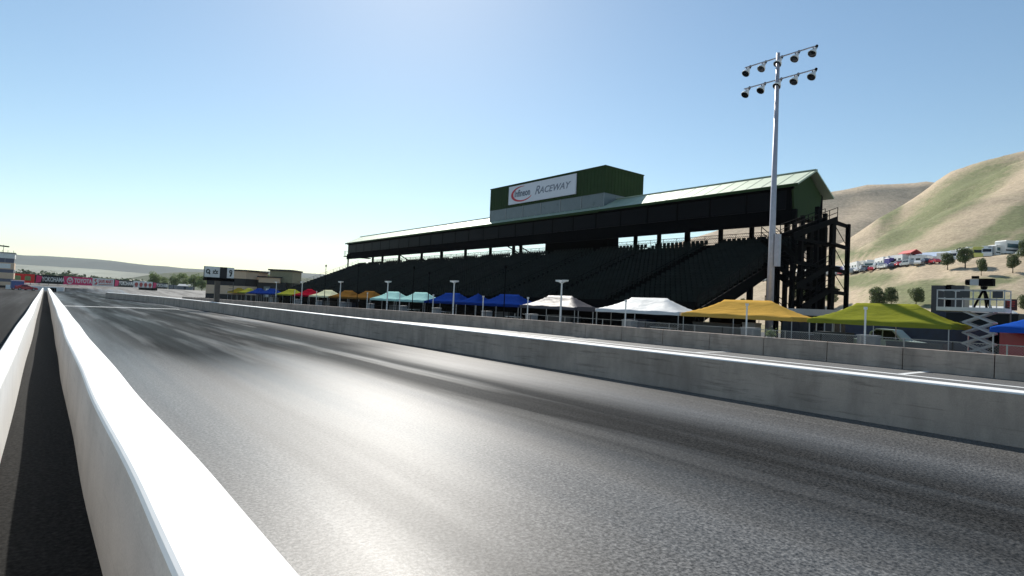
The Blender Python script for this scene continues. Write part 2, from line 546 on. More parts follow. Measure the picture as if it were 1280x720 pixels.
def strip_sheet(name, mat, left, rightf, ys, dz):
    vs, fs = [], []
    for y in ys:
        for k in range(5):
            x = lerp(left(y), rightf(y), k/4)
            vs.append((x, y, rise(x, y)+dz))
    for j in range(len(ys)-1):
        for i in range(4): fs.append((j*5+i, j*5+i+1, j*5+i+6, j*5+i+5))
    return struct(name, MB().add(vs, fs), mat)
ys_ = steps(-40, 180, 4)+steps(184, 262, 6)
strip_sheet('race_track', M_track, lambda y: 0.75, lambda y: xat(PIT1, y)+0.2 if y < 140 else lerp(9.8, 22, sstep(140, 200, y)), ys_, 0.006)
strip_sheet('pit_road', M_pit, lambda y: xat(PIT1, y)+0.2, lambda y: xat(PIT2, y)+0.2, steps(-25, 118, 4), 0.004)
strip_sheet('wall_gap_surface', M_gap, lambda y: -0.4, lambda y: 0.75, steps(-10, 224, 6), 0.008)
strip_sheet('service_lane', M_left, lambda y: -22, lambda y: -0.4, steps(-25, 262, 6), 0.006)
# painted markings
mb = MB()
mb.add([(1.05, 77.6, 0.011), (12.2, 76.6, 0.011), (12.2, 77.5, 0.011), (1.05, 78.7, 0.011)], [(0, 1, 2, 3)])
struct('start_line', mb, M_line)
vs, fs = [], []
for y in steps(-25, 110, 4):
    x = xat(PIT2, y)-3.7
    vs += [(x-0.2, y, 0.009), (x+0.2, y, 0.009)]
for j in range(len(vs)//2-1): fs.append((2*j, 2*j+1, 2*j+3, 2*j+2))
struct('pit_lane_line', MB().add(vs, fs), M_line)
for k in range(9):
    y = -0.5+10.3*k
    x1 = xat(PIT2, y)
    struct('pit_box_line', MB().add([(x1-3.5, y-0.14, 0.010), (x1-0.12, y-0.14, 0.010), (x1-0.12, y+0.14, 0.010), (x1-3.5, y+0.14, 0.010)], [(0, 1, 2, 3)]), M_line)

# ------------------------------------------------------------------ hills (terrain)
def nz(x, y, s):
    from mathutils import noise as mn
    return mn.noise(Vector((x*s, y*s, 1.7)))
def tw(t, wd):
    """plan position from lateral ratio t and depth wd along the viewing direction"""
    f2 = Vector((math.sin(YAW), math.cos(YAW), 0))
    h2 = Vector((math.cos(YAW), -math.sin(YAW), 0))
    return f2*wd + h2*(t*wd)
def px_t(x): return (x-640)/FPX
SKY = [(300, 6), (500, 10), (700, 14), (800, 22), (900, 40), (980, 64), (1030, 84), (1057, 99), (1067, 107), (1090, 124), (1115, 140), (1135, 153), (1155, 168), (1167, 179), (1185, 191), (1222, 206), (1255, 216), (1280, 221), (1340, 236), (1500, 235), (1800, 240)]
TERW = [(700, 330), (900, 300), (1045, 238), (1100, 202), (1150, 182), (1200, 172), (1280, 163), (1500, 158)]
TERZ = [(700, 8), (850, 13), (950, 18), (1045, 19.8), (1100, 20.0), (1170, 20.3), (1280, 22.5), (1500, 24)]
def hill_z(t, wd):
    x = t*FPX+640
    wt, zt = interp(TERW, x), interp(TERZ, x)
    w1, z1 = wt*0.72, zt*0.24
    foot = wt*0.5
    wr = 470
    zr = interp(SKY, x)/FPX*wr+2.3
    tab = [(foot, -1.0), (foot*1.12, 0.25), (w1, z1), (wt-6, zt-0.2), (wt+12, zt+0.1), (wt+40, zt+(zr-zt)*0.10), (wr-60, zt+(zr-zt)*0.80), (wr, zr), (wr+60, zr-6), (wr+300, 0)]
    z = interp(tab, wd)
    k = sstep(wt+14, wt+120, wd)
    P = tw(t, wd)
    z += k*(1-sstep(wr-60, wr, wd))*(24*nz(P.x+40, P.y, 0.0085)+9*nz(P.x, P.y, 0.024)+2.5*nz(P.x, P.y, 0.07)) * min(1.0, (zr-zt)/70 if zr > zt else 0.1)
    if wt+14 < wd < wr-4: z = min(z, CAM_H+interp(SKY, x)/FPX*wd*0.992)
    z += 0.7*nz(P.x, P.y, 0.045)*sstep(foot, w1, wd)*(1-sstep(wt-25, wt-6, wd)) + 2.0*k*nz(P.x, P.y, 0.06)*(1-sstep(wr-60, wr, wd))
    return z
GREEN = [  # patches of green grass: centre x, y of the photograph, half sizes, tilt
    (1175, 258, 60, 17, -0.62), (1222, 222, 55, 12, -0.32), (1130, 287, 45, 12, -0.45), (1270, 272, 32, 16, -0.5), (1248, 290, 45, 12, -0.45),
    (1200, 240, 70, 22, -0.55), (1120, 300, 40, 9, -0.3), (1110, 268, 20, 8, -0.6), (1060, 318, 40, 6, -0.1),
    (1190, 312, 40, 6, -0.25), (1085, 350, 40, 10, -0.1), (1150, 360, 50, 10, -0.1), (1240, 352, 40, 6, -0.1), (1100, 310, 20, 4, -0.3), (1180, 372, 90, 14, 0.0), (1278, 295, 20, 6, -0.4)]
def make_terrain(name, ts, ws, zf, mat, green=False):
    vs, fs, gs = [], [], []
    n = len(ts)
    f2 = Vector((math.sin(YAW), math.cos(YAW), 0))
    for wd in ws:
        for t in ts:
            P = tw(t, wd)
            z = zf(t, wd)
            vs.append((P.x, P.y, z))
            g = 0.0
            if green:
                px = 640+t*FPX
                py = 360+20.2+(px-640)*ROLL - (z-CAM_H)/wd*FPX
                for gx, gy, ax, ay, tl in GREEN:
                    dx, dy = px-gx, py-gy
                    u = (dx*math.cos(tl)+dy*math.sin(tl))/ax
                    v = (-dx*math.sin(tl)+dy*math.cos(tl))/ay
                    g = max(g, 1.25-0.75*(u*u+v*v))
            gs.append(max(0.0, min(1.0, g)))
    for j in range(len(ws)-1):
        for i in range(n-1): fs.append((j*n+i, j*n+i+1, (j+1)*n+i+1, (j+1)*n+i))
    o = struct(name, MB().add(vs, fs), mat, smooth=True)
    if green:
        a = o.data.attributes.new('green', 'FLOAT', 'POINT')
        for i, g in enumerate(gs): a.data[i].value = g
    return o
make_terrain('hillside', steps(-0.1, 1.7, 0.0125), steps(74, 200, 3.0)+steps(204, 330, 6)+steps(340, 540, 9)+[600, 700, 790], hill_z, M_hill, True)
SKY2 = [(500, 8), (700, 30), (800, 66), (850, 88), (900, 106), (950, 130), (1000, 150), (1035, 159), (1055, 163), (1080, 170), (1110, 172), (1140, 175), (1157, 178), (1220, 170), (1300, 150), (1600, 120)]
def far_z(t, wd):
    x = t*FPX+640
    wr = 820
    zr = interp(SKY2, x)/FPX*wr+2.3
    P = tw(t, wd)
    return interp([(480, -2), (560, zr*0.18), (wr-60, zr*0.86), (wr, zr), (wr+80, zr-8), (1300, -2)], wd) + sstep(520, 640, wd)*(1-sstep(wr-50, wr, wd))*(22*nz(P.x, P.y+90, 0.006)+5*nz(P.x, P.y, 0.02))*min(1, zr/100)
make_terrain('far_hill', steps(-0.25, 1.4, 0.02), steps(480, 900, 20)+[1000, 1150, 1300], far_z, M_hill2)
def ridge_hill(name, mat, w0, wr, tab, rough, ts):
    def zf(t, wd):
        x = t*FPX+640
        zr = interp(tab, x)/FPX*wr+2.3
        P = tw(t, wd)
        return interp([(w0, -3), (wr-(wr-w0)*0.15, zr*0.93), (wr, zr), (wr*1.1, zr*0.8), (wr*1.5, -3)], wd)+rough*nz(P.x, P.y, 3.0/(wr*0.1))*(1 if wd >= w0+1 else 0)
    return make_terrain(name, ts, steps(w0, wr, (wr-w0)/14)+[wr*1.1, wr*1.5], zf, mat)
ridge_hill('distant_hill', M_dist, 3300, 4300, [(-400, 46), (-100, 40), (20, 34), (80, 33.5), (130, 32), (175, 29), (230, 26.5), (300, 27), (360, 28), (410, 27), (520, 24), (900, 22), (1400, 20)], 7, steps(-2.2, 1.0, 0.03))
ridge_hill('pale_field_slope', M_field, 1700, 2500, [(-400, 24), (20, 22), (120, 20), (220, 16), (300, 12), (420, 14), (600, 10)], 3, steps(-2.2, 0.3, 0.03))
ridge_hill('green_rise', simple('green_rise_grass', (0.085, 0.10, 0.06), 0.95, 0, 0.3, 0.01, 0.1), 700, 1100, [(-400, 8), (20, 9), (120, 9), (160, 10), (190, 17), (230, 22), (262, 23.5), (330, 23), (420, 20), (600, 9)], 2.5, steps(-2.2, 0.3, 0.02))

# ------------------------------------------------------------------ concrete walls
def sweep_wall(mb_side, mb_top, path, th, h, batter=0.0, top_drop=0.05, jitter=None):
    """concrete body + painted cap, path is the centre line"""
    n = len(path)
    prof = [(-th/2-batter, 0.0), (-th/2, h-top_drop), (th/2, h-top_drop), (th/2+batter, 0.0)]
    cap = [(-th/2, h-top_drop), (-th/2+0.012, h-0.012), (-th/2+0.03, h), (th/2-0.03, h), (th/2-0.012, h-0.012), (th/2, h-top_drop)]
    for mbx, pr in ((mb_side, prof), (mb_top, cap)):
        k = len(pr)
        vs, fs = [], []
        for i, p in enumerate(path):
            a = Vector(path[max(0, i-1)])
            b = Vector(path[min(n-1, i+1)])
            t = (b-a).normalized()
            nx, ny = t.y, -t.x
            jz = jitter(p[1]) if jitter else 0
            z0 = rise(p[0], p[1])
            for u, z in pr: vs.append((p[0]+nx*u, p[1]+ny*u, z0+(z+jz*(z > 0.1) if z > 0 else -0.05)))
        for i in range(n-1):
            for j in range(k-1): fs.append((i*k+j, i*k+j+1, (i+1)*k+j+1, (i+1)*k+j))
        fs.append(tuple(range(k)))
        fs.append(tuple((n-1)*k+j for j in range(k-1, -1, -1)))
        mbx.add(vs, fs)
def wall(name, label, path, th, h, side=M_conc, cap=M_wtop, jitter=None):
    o = thing(name, label, 'barrier wall')
    a, b = MB(), MB()
    sweep_wall(a, b, path, th, h, 0.03, 0.04, jitter)
    a.build('wall_body', side, o)
    b.build('wall_cap', cap, o, smooth=False)
    return o
random.seed(3)
nearA = [(0.745+0.0*y, y) for y in (-8, -3, 0, 2, 3.5, 5)]+[(0.70, 8), (0.705, 11), (0.685, 14), (0.66, 18), (0.68, 23), (0.67, 29), (0.69, 38), (0.68, 50), (0.70, 70), (0.67, 100), (0.70, 140), (0.69, 175), (0.69, 196)]
nearB = [(-0.49, y) for y in (-8, 0, 4)]+[(-0.49, 8), (-0.475, 14), (-0.49, 22), (-0.46, 32), (-0.485, 50), (-0.47, 80), (-0.485, 130), (-0.48, 196)]
wall('concrete_barrier', 'nearest white capped concrete wall beside the race track, running to the far boards', smooth_path(nearA, 5), 0.46, 1.05, M_conc_l)
wall('concrete_barrier', 'white capped concrete wall at the left edge, behind the dark gap', smooth_path(nearB, 5), 0.25, 1.05, M_wtop)
wall('concrete_barrier', 'long grey concrete wall with thin white top between track and pit road', PIT1, 0.55, 1.05)
wall('concrete_barrier', 'low white cross wall at the far end of the two near walls', [(-9.3, 234), (-2, 232), (4.6, 230)], 0.5, 1.25, M_white)

# the panelled wall in front of the tents: one wall, its precast panels are parts
seam = [768, 807, 850, 898, 953, 1014, 1085.6, 1169, 1266.6]
o = thing('pit_wall', 'grey concrete wall of joined panels in front of the coloured tents', 'barrier wall')
y = -14.0
while y < 117:
    y2 = min(118, y+3.55)
    mbp, mbc = MB(), MB()
    pth = [(xat(PIT2, q), q) for q in (y+0.02, (y+y2)/2, y2-0.02)]
    sweep_wall(mbp, mbc, pth, 0.32, 1.05, 0.05, 0.03)
    p = mbp.build('wall_panel', M_conc, o)
    mbc.build('panel_cap', M_conc, p)
    y = y2

# ------------------------------------------------------------------ grandstand
YN, YF = 27.0, 131.0
gs = thing('grandstand', 'huge dark grandstand with roofed suites behind the row of tents', 'grandstand', (0, 0, 0))
XF, XB, ZF, ZB = 39.5, 57.0, 2.35, 9.75
NR = 24
dx, dz = (XB-XF)/NR, (ZB-ZF)/NR
poly = [(XF, ZF-0.5)]
for i in range(NR):
    poly += [(XF+i*dx, ZF+i*dz), (XF+(i+1)*dx, ZF+i*dz)]
poly += [(XB, ZB), (XB+1.0, ZB), (XB+1.0, ZB-0.55), (XF+0.6, ZF-0.85)]
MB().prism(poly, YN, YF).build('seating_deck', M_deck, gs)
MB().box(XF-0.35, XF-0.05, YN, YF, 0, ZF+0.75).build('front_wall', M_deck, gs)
# seats: the nearest 100 are parts of their own, all the others one part
seat = MB()
def seat_geo(mb, x, y, z):
    mb.box(x+0.22, x+0.60, y-0.21, y+0.21, z+0.36, z+0.42)
    mb.box(x+0.56, x+0.62, y-0.21, y+0.21, z+0.42, z+0.86)
    mb.box(x+0.36, x+0.46, y-0.05, y+0.05, z, z+0.36)
near = []
AIS = [YN+1.0+8.9*k for k in range(13)]
sm = MB()
seat_geo(sm, 0, 0, 0)
proto = None
count = 0
for i in range(NR-1, -1, -1):
    y = YN+0.4
    while y < YF-0.3:
        if min(abs(y-a) for a in AIS[1:]) > 0.62:
            x, z = XF+i*dx, ZF+i*dz
            if y < YN+5.2 and i >= 6 and i % 2 == 0 and count < 100:
                if proto is None:
                    proto = sm.build('seat', M_seat, gs, (x, y, z))
                else:
                    c = proto.copy()
                    col.objects.link(c)
                    c.parent = gs
                    c.location = (x, y, z)
                count += 1
            else: seat_geo(seat, x, y, z)
        y += 0.56
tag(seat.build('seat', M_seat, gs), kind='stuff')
# aisle rails and the railings at both ends
for a in AIS[1:-1]:
    r_ = MB()
    for i in range(0, NR, 4):
        x, z = XF+i*dx, ZF+i*dz
        r_.tube((x+.2, a, z), (x+.2, a, z+0.95), 0.025, n=5)
    r_.tube((XF+.2, a, ZF+0.95), (XF+.2+20*dx, a, ZF+20*dz+0.95), 0.025, n=5)
    r_.build('aisle_rail', M_black, gs)
for ye in (YN+0.05, YF-0.05):
    r_ = MB()
    for i in range(0, NR+1, 2):
        x, z = XF+i*dx, ZF+i*dz
        r_.tube((x, ye, z-0.3), (x, ye, z+1.15), 0.03, n=5)
    for q in (0.45, 0.8, 1.12): r_.tube((XF, ye, ZF+q), (XB, ye, ZB+q), 0.02, n=5)
    r_.build('end_railing', M_black, gs)
MB().add([(XF, YN-0.12, ZF-0.75), (XB+1, YN-0.12, ZB-0.45), (XB+1, YN-0.12, ZB+0.3), (XF, YN-0.12, ZF+0.2),
          (XF, YN-0.02, ZF-0.75), (XB+1, YN-0.02, ZB-0.45), (XB+1, YN-0.02, ZB+0.3), (XF, YN-0.02, ZF+0.2)],
         [(0, 1, 2, 3), (7, 6, 5, 4), (0, 4, 5, 1), (1, 5, 6, 2), (2, 6, 7, 3), (3, 7, 4, 0)]).build('edge_beam', M_black, gs)
# rear walkway, guard fence, posts
MB().box(58.0, 61.2, YN, YF, 9.4, 9.62).build('rear_walkway', M_black, gs)
g_ = MB()
for z in (10.5, 11.0, 11.35): g_.tube((61.0, YN, z), (61.0, YF, z), 0.03, n=5)
y = YN
while y < YF:
    g_.tube((61.0, y, 9.6), (61.0, y, 11.35), 0.03, n=5)
    y += 2.0
y = YN
while y < YF:
    for s in (1, -1): g_.bar((61.02, y if s > 0 else y+1.4, 9.6), (61.02, y+1.4 if s > 0 else y, 11.35), 0.012, 0.012)
    y += 0.24
g_.build('guard_fence', M_black, gs)
POSTS = [27.4, 30.9, 34.8, 38.6, 43.1, 47.3, 51.1, 54.8, 66.5, 68.5, 75.0, 76.9, 83.4, 91.2, 99.6, 107.4, 117.3, 125.5, 130.6]
for k, y in enumerate(POSTS):
    wv = 0.55 if k in (4, 9, 14) else 0.38
    MB().box(60.3, 60.7, y-wv/2, y+wv/2, 0, 12.2).build('post', M_black, gs)
MB().box(58.6, 60.9, 54.4, 66.8, 9.6, 11.99).build('service_core', M_suite, gs)
for y in (70.2, 73.0, 110.0):
    MB().bar((60.4, y, 9.7), (58.2, y+2.6, 11.6), 0.18, 0.18).build('brace', M_black, gs)
for y in (YN+0.6, 35.5, 44.3, 53.0, 62, 71, 80, 89, 98, 107, 116, 125, YF-0.6):
    for xq in (43.5, 48.0, 52.5, 57.0):
        zt = ZF+(xq-XF)*dz/dx-0.6
        MB().box(xq-0.2, xq+0.2, y-0.2, y+0.2, 0, zt).build('column', M_black, gs)
# suites
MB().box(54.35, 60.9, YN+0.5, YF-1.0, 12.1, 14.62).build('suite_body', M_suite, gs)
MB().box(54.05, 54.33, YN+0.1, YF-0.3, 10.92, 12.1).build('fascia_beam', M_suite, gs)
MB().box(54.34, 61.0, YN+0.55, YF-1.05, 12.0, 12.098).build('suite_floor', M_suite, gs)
y = YN+0.9
while y < YF-4.5:
    sw = MB()
    sw.box(54.30, 54.345, y, y+3.9, 12.4, 14.2).build('suite_window', M_sglass, gs)
    y += 4.1
MB().box(54.05, 54.25, YN+0.1, YF-0.3, 14.25, 14.42).build('eave_beam', M_suite, gs)
MB().add([(54.9, YN+0.3, 11.7), (59.6, YN+0.3, 11.85), (60.2, YN+0.3, 14.4), (57.5, YN+0.3, 16.15), (54.4, YN+0.3, 14.6),
          (54.9, YN+0.47, 11.7), (59.6, YN+0.47, 11.85), (60.2, YN+0.47, 14.4), (57.5, YN+0.47, 16.15), (54.4, YN+0.47, 14.6)],
         [(0, 1, 2, 3, 4), (9, 8, 7, 6, 5), (0, 5, 6, 1), (1, 6, 7, 2), (2, 7, 8, 3), (3, 8, 9, 4), (4, 9, 5, 0)]).build('gable_wall', M_green, gs)
# roof in two slopes with seams and a drip edge
def slope(xa, za, xb, zb, ya, yb, th):
    return [(xa, ya, za), (xb, ya, zb), (xb, yb, zb), (xa, yb, za), (xa, ya, za-th), (xb, ya, zb-th), (xb, yb, zb-th), (xa, yb, za-th)]
BOXF = [(0, 1, 2, 3), (7, 6, 5, 4), (0, 4, 5, 1), (1, 5, 6, 2), (2, 6, 7, 3), (3, 7, 4, 0)]
roof = MB().add(slope(53.9, 14.68, 57.5, 16.5, YN-0.4, YF+0.4, 0.16), BOXF).add(slope(57.503, 16.5, 61.35, 14.4, YN-0.4, YF+0.4, 0.16), BOXF).build('roof', M_roof, gs)
sm_ = MB()
y = YN
while y < YF:
    sm_.bar((53.95, y, 14.71), (57.45, y, 16.48), 0.05, 0.05)
    sm_.bar((57.55, y, 16.50), (61.3, y, 14.45), 0.05, 0.06)
    y += 1.6
sm_.build('roof_seams', M_roof, roof)
MB().box(57.3, 57.7, YN-0.4, YF+0.4, 16.46, 16.56).build('ridge_cap', M_roof, roof)
MB().box(53.82, 53.9, YN-0.4, YF+0.4, 14.38, 14.66).build('gutter', M_green, roof)
# press box
pb = MB().box(55.0, 62.5, 51.8, 76.5, 17.02, 20.4).build('press_box', M_green, gs)
rb = MB()
y = 51.8
while y < 76.5:
    rb.box(54.97, 54.999, y, y+0.04, 17.05, 20.38)
    y += 0.62
for x in steps(55.0, 62.4, 0.62): rb.box(x, x+0.04, 51.77, 51.799, 17.05, 20.38)
rb.build('cladding_ribs', M_green, pb)
MB().box(54.93, 62.57, 51.73, 76.57, 20.4, 20.5).build('parapet_cap', M_green, pb)
MB().box(55.06, 62.5, 51.86, 76.44, 15.1, 17.0).build('window_band', M_bglass, pb)
mu = MB()
for k in range(7):
    y = 51.86+k*(76.4-51.86)/6
    mu.box(55.0, 55.055, y-0.05 if k else y, y+0.06, 15.14, 17.0)
mu.box(55.0, 55.05, 51.93, 76.3, 15.1, 15.135)
mu.build('mullion', M_mull, pb)
MB().add(slope(54.0, 14.45, 55.0, 15.25, 51.8, 76.5, 0.0)[:4]+slope(54.0, 14.30, 55.0, 14.9, 51.8, 76.5, 0.0)[:4], BOXF).build('canopy', M_green, pb)
# name sign on the press box: left top (637,234) .. right bottom (720,243)
Ya, Yb = onx(637, 234, 54.9).y, onx(721, 217, 54.9).y
Zt = (onx(637, 234, 54.9).z+onx(721, 217, 54.9).z)/2
Zb = (onx(636, 256, 54.9).z+onx(720, 243, 54.9).z)/2
sg = MB().box(54.80, 54.95, Yb, Ya, Zb, Zt).build('name_sign', M_sign, gs)
sg['label'] = 'white name sign with red swoosh on the press box'
SW, SH = Ya-Yb, Zt-Zb
def sign_pt(u, v): return Vector((54.79, Ya-u*SW, Zb+v*SH))
text('lettering', 'Infineon', M_ink, SH*0.52, sg, frame(sign_pt(0.225, 0.53), (0, -1, 0), (0, 0, 1)), 0.80, 0.0, 0.008, 0.03)
text('lettering', 'R', M_inkg, SH*0.62, sg, frame(sign_pt(0.455, 0.52), (0, -1, 0), (0, 0, 1)), 1.05, 0.35, 0.008, 0.02)
text('lettering', 'ACEWAY', M_inkg, SH*0.46, sg, frame(sign_pt(0.70, 0.49), (0, -1, 0), (0, 0, 1)), 1.16, 0.3, 0.008, 0.02)
sw = MB()
vs, fs = [], []
N = 40
for i in range(N+1):
    g = R(75)+R(262)*i/N                   # open swoosh, thick at lower left
    k = math.sin(math.pi*i/N)**0.7
    ro, ri = 1.0, 1.0-0.02-0.20*k
    for r_ in (ro, ri):
        q = sign_pt(0.215+0.172*r_*math.cos(g), 0.50+0.42*r_*math.sin(g))
        vs += [(q.x-0.012, q.y, q.z), (q.x+0.008, q.y, q.z)]
for i in range(N):
    a, b = 4*i, 4*i+4
    fs += [(a, a+2, b+2, b), (a+1, b+1, b+3, a+3), (a, b, b+1, a+1), (a+2, a+3, b+3, b+2)]
sw.add(vs, fs).build('swoosh', M_red, sg)
# far end gallery post and platform
MB().box(54.3, 54.55, YF-0.5, YF-0.25, 9.0, 14.4).build('post', M_black, gs)
MB().box(53.8, 60.0, YF-0.3, YF+0.9, 11.5, 11.68).build('end_gallery', M_black, gs)
g_ = MB()
for x in steps(53.9, 59.9, 1.0): g_.tube((x, YF+0.85, 11.7), (x, YF+0.85, 12.8), 0.03, n=5)
g_.tube((53.9, YF+0.85, 12.8), (59.9, YF+0.85, 12.8), 0.03, n=5)
for k in range(3): g_.tube((53.9, YF+0.85-0.4*k, 11.7), (53.9, YF+0.85-0.4*k, 12.8), 0.03, n=5)
g_.build('gallery_rail', M_black, gs)

# ------------------------------------------------------------------ stair tower at the near end
st = thing('stair_tower', 'black steel stair tower with zigzag flights at the near end of the grandstand', 'stair tower', (0, 0, 0))
Y0, Y1 = 24.4, 26.4
for x, wv in ((48.9, 0.22), (50.3, 0.4), (53.1, 0.34), (54.6, 0.3), (56.2, 0.7), (59.4, 0.36)):
    top = 12.1 if x < 54 else (11.3 if x > 56 else 11.7)
    if x < 50: top = 7.4
    if 50 < x < 51: top = 9.2
    for yq in (Y0, Y1):
        if x > 56.5 and yq == Y1: continue
        MB().box(x-wv/2, x+wv/2, yq-0.16, yq+0.16, 0, top).build('column', M_black, st)
def flight(xa, za, xb, zb, y):
    b_ = MB()
    for yq in (y-0.55, y+0.55):
        b_.bar((xa, yq, za), (xb, yq, zb), 0.07, 0.5)
    n = 11
    for i in range(n):
        t = (i+0.5)/n
        b_.box(lerp(xa, xb, t)-0.16, lerp(xa, xb, t)+0.16, y-0.52, y+0.52, lerp(za, zb, t)-0.03, lerp(za, zb, t)+0.02)
    o_ = b_.build('flight', M_black, st)
    h_ = MB()
    for yq in (y-0.55, y+0.55):
        for q in (0.6, 1.05): h_.bar((xa, yq, za+q), (xb, yq, zb+q), 0.05, 0.05)
        for i in range(6):
            t = i/5
            h_.bar((lerp(xa, xb, t), yq, lerp(za, zb, t)), (lerp(xa, xb, t), yq, lerp(za, zb, t)+1.05), 0.05, 0.05)
    h_.build('handrail', M_black, o_)
flight(49.6, 3.1, 55.6, 5.1, Y0)
flight(48.6, 4.8, 54.6, 6.9, Y0)
flight(47.8, 8.9, 55.8, 11.3, Y0)
flight(55.4, 1.0, 49.4, 3.0, Y1)
flight(54.4, 5.1, 49.0, 6.7, Y1)
flight(54.8, 6.9, 48.4, 8.9, Y1)
for z in (4.95, 6.95, 9.0):
    MB().box(54.3, 56.4, Y0-0.7, Y1+0.7, z-0.1, z+0.06).build('landing', M_black, st)
    MB().bar((48.6, Y0-0.2, z-0.1), (56.2, Y0-0.2, z-0.1), 0.16, 0.26).build('beam', M_black, st)
for z in (3.0, 4.75, 6.8, 9.1, 11.15):
    MB().bar((56.4, Y0, z), (59.3, Y0, z-0.08), 0.16, 0.34).build('beam', M_black, st)
for za, zb in ((10.95, 9.2), (8.9, 6.95), (6.6, 4.9)):
    MB().bar((56.5, Y0, za), (59.2, Y0, zb), 0.05, 0.05).build('brace', M_black, st)

# ------------------------------------------------------------------ tall floodlight mast
px_ = 36.0
mp = thing('floodlight_mast', 'tall pale floodlight mast with two rows of five lamps behind the orange tent', 'floodlight', (42.6, 22.85, 0))
TOPZ = 22.2
MB().lathe((0, 0, 0), (0, 0, 1), [(0, 0.27), (8, 0.225), (TOPZ, 0.13)], 14).build('pole', M_steel, mp, smooth=True)
MB().lathe((0, 0, 0), (0, 0, 1), [(0, 0.45), (0.08, 0.45), (0.12, 0.3)], 12).build('base_plate', M_steel, mp)
MB().box(-0.16, 0.16, -0.62, -0.28, 6.0, 8.4).build('control_cabinet', M_steel, mp)
for zz in (TOPZ-0.35, TOPZ-2.05):
    bl = 3.15
    # the bars run along the stand, seen slanting up to the right because they recede
    cb = MB().tube((0, -bl*0.86, zz), (0, bl*0.86, zz), 0.05, n=6).build('crossbar', M_steel, mp)
    for k in range(5):
        yk = -bl*0.82+k*bl*0.41
        lm = MB()
        ax = Vector((-0.58, 0.10, -0.80)).normalized()
        lm.lathe((0.18, yk, zz-0.22), ax, [(-0.30, 0.09), (-0.12, 0.14), (0.0, 0.16), (0.16, 0.26), (0.34, 0.31), (0.36, 0.31)], 14)
        lh = lm.build('lamp_head', M_white, mp, smooth=True)
        MB().lathe(Vector((0.18, yk, zz-0.22))+ax*0.362, ax, [(0, 0.28), (0.01, 0.28)], 14).build('lamp_lens', M_glass, lh)
        MB().lathe(Vector((0.18, yk, zz-0.22))-ax*0.31, -ax, [(0, 0.12), (0.26, 0.10)], 10).build('ballast', M_black, lh)
        MB().bar((0, yk, zz), (0.18, yk, zz-0.2), 0.05, 0.05).build('bracket', M_black, lh)

# ------------------------------------------------------------------ tents
def tent(name, label, y0, y1, mat, x0=36.0, depth=3.4, z_e=2.25, z_p=3.3, ridge=0.43, group='canopy tents along the pit wall', side=False):
    """y0 near end, y1 far end; concave pop-up canopy with valance and legs"""
    L = y1-y0
    t = thing('canopy_tent', label, 'tent', (x0+depth/2, (y0+y1)/2, 0), 0, group)
    hx, hy = depth/2, L/2
    ry = hy*ridge
    NU, NV = 14, 28
    vs, fs = [], []
    rnd = random.Random(int(y0*10))
    for j in range(NV+1):
        yv = -hy+L*j/NV
        for i in range(NU+1):
            xv = -hx+depth*i/NU
            a = max(0.0, 1-abs(xv)/hx)
            b = max(0.0, (hy-abs(yv))/(hy-ry))
            s = min(a, b, 1.0)
            s = min(1.0, s)
            z = z_e+(z_p-z_e)*(0.55*s+0.45*s*s)
            sag = 0.03*math.sin(3*math.pi*(yv/hy))*(1-s)
            vs.append((xv, yv, z+sag+rnd.uniform(-0.006, 0.006)))
    n = NU+1
    for j in range(NV):
        for i in range(NU): fs.append((j*n+i, j*n+i+1, (j+1)*n+i+1, (j+1)*n+i))
    # valance
    def skirt(idx, nx, ny):
        base = len(vs)
        for q in idx:
            x_, y_, z_ = vs[q]
            vs.append((x_+nx*0.02, y_+ny*0.02, z_e-0.24+0.012*math.sin(q*1.3)))
        for k in range(len(idx)-1): fs.append((idx[k], idx[k+1], base+k+1, base+k))
    skirt([j*n for j in range(NV+1)], -1, 0)
    skirt([j*n+NU for j in range(NV+1)], 1, 0)
    skirt([i for i in range(NU+1)], 0, -1)
    skirt([NV*n+i for i in range(NU+1)], 0, 1)
    mbt = MB().add(vs, fs)
    c = mbt.build('canopy', mat, t)
    for p in c.data.polygons: p.use_smooth = True
    for sx in (-1, 1):
        for sy in (-1, 0, 1):
            MB().tube((sx*(hx-0.08), sy*(hy-0.12), 0), (sx*(hx-0.08), sy*(hy-0.12), z_e-0.02), 0.028, n=6).build('leg', M_silver, t)
    fr = MB()
    for sx in (-1, 1): fr.tube((sx*(hx-0.08), -hy+0.1, z_e-0.12), (sx*(hx-0.08), hy-0.1, z_e-0.12), 0.02, n=5)
    for sy in (-1, 1): fr.tube((-hx+0.08, sy*(hy-0.12), z_e-0.12), (hx-0.08, sy*(hy-0.12), z_e-0.12), 0.02, n=5)
    fr.build('frame', M_silver, t)
    return t
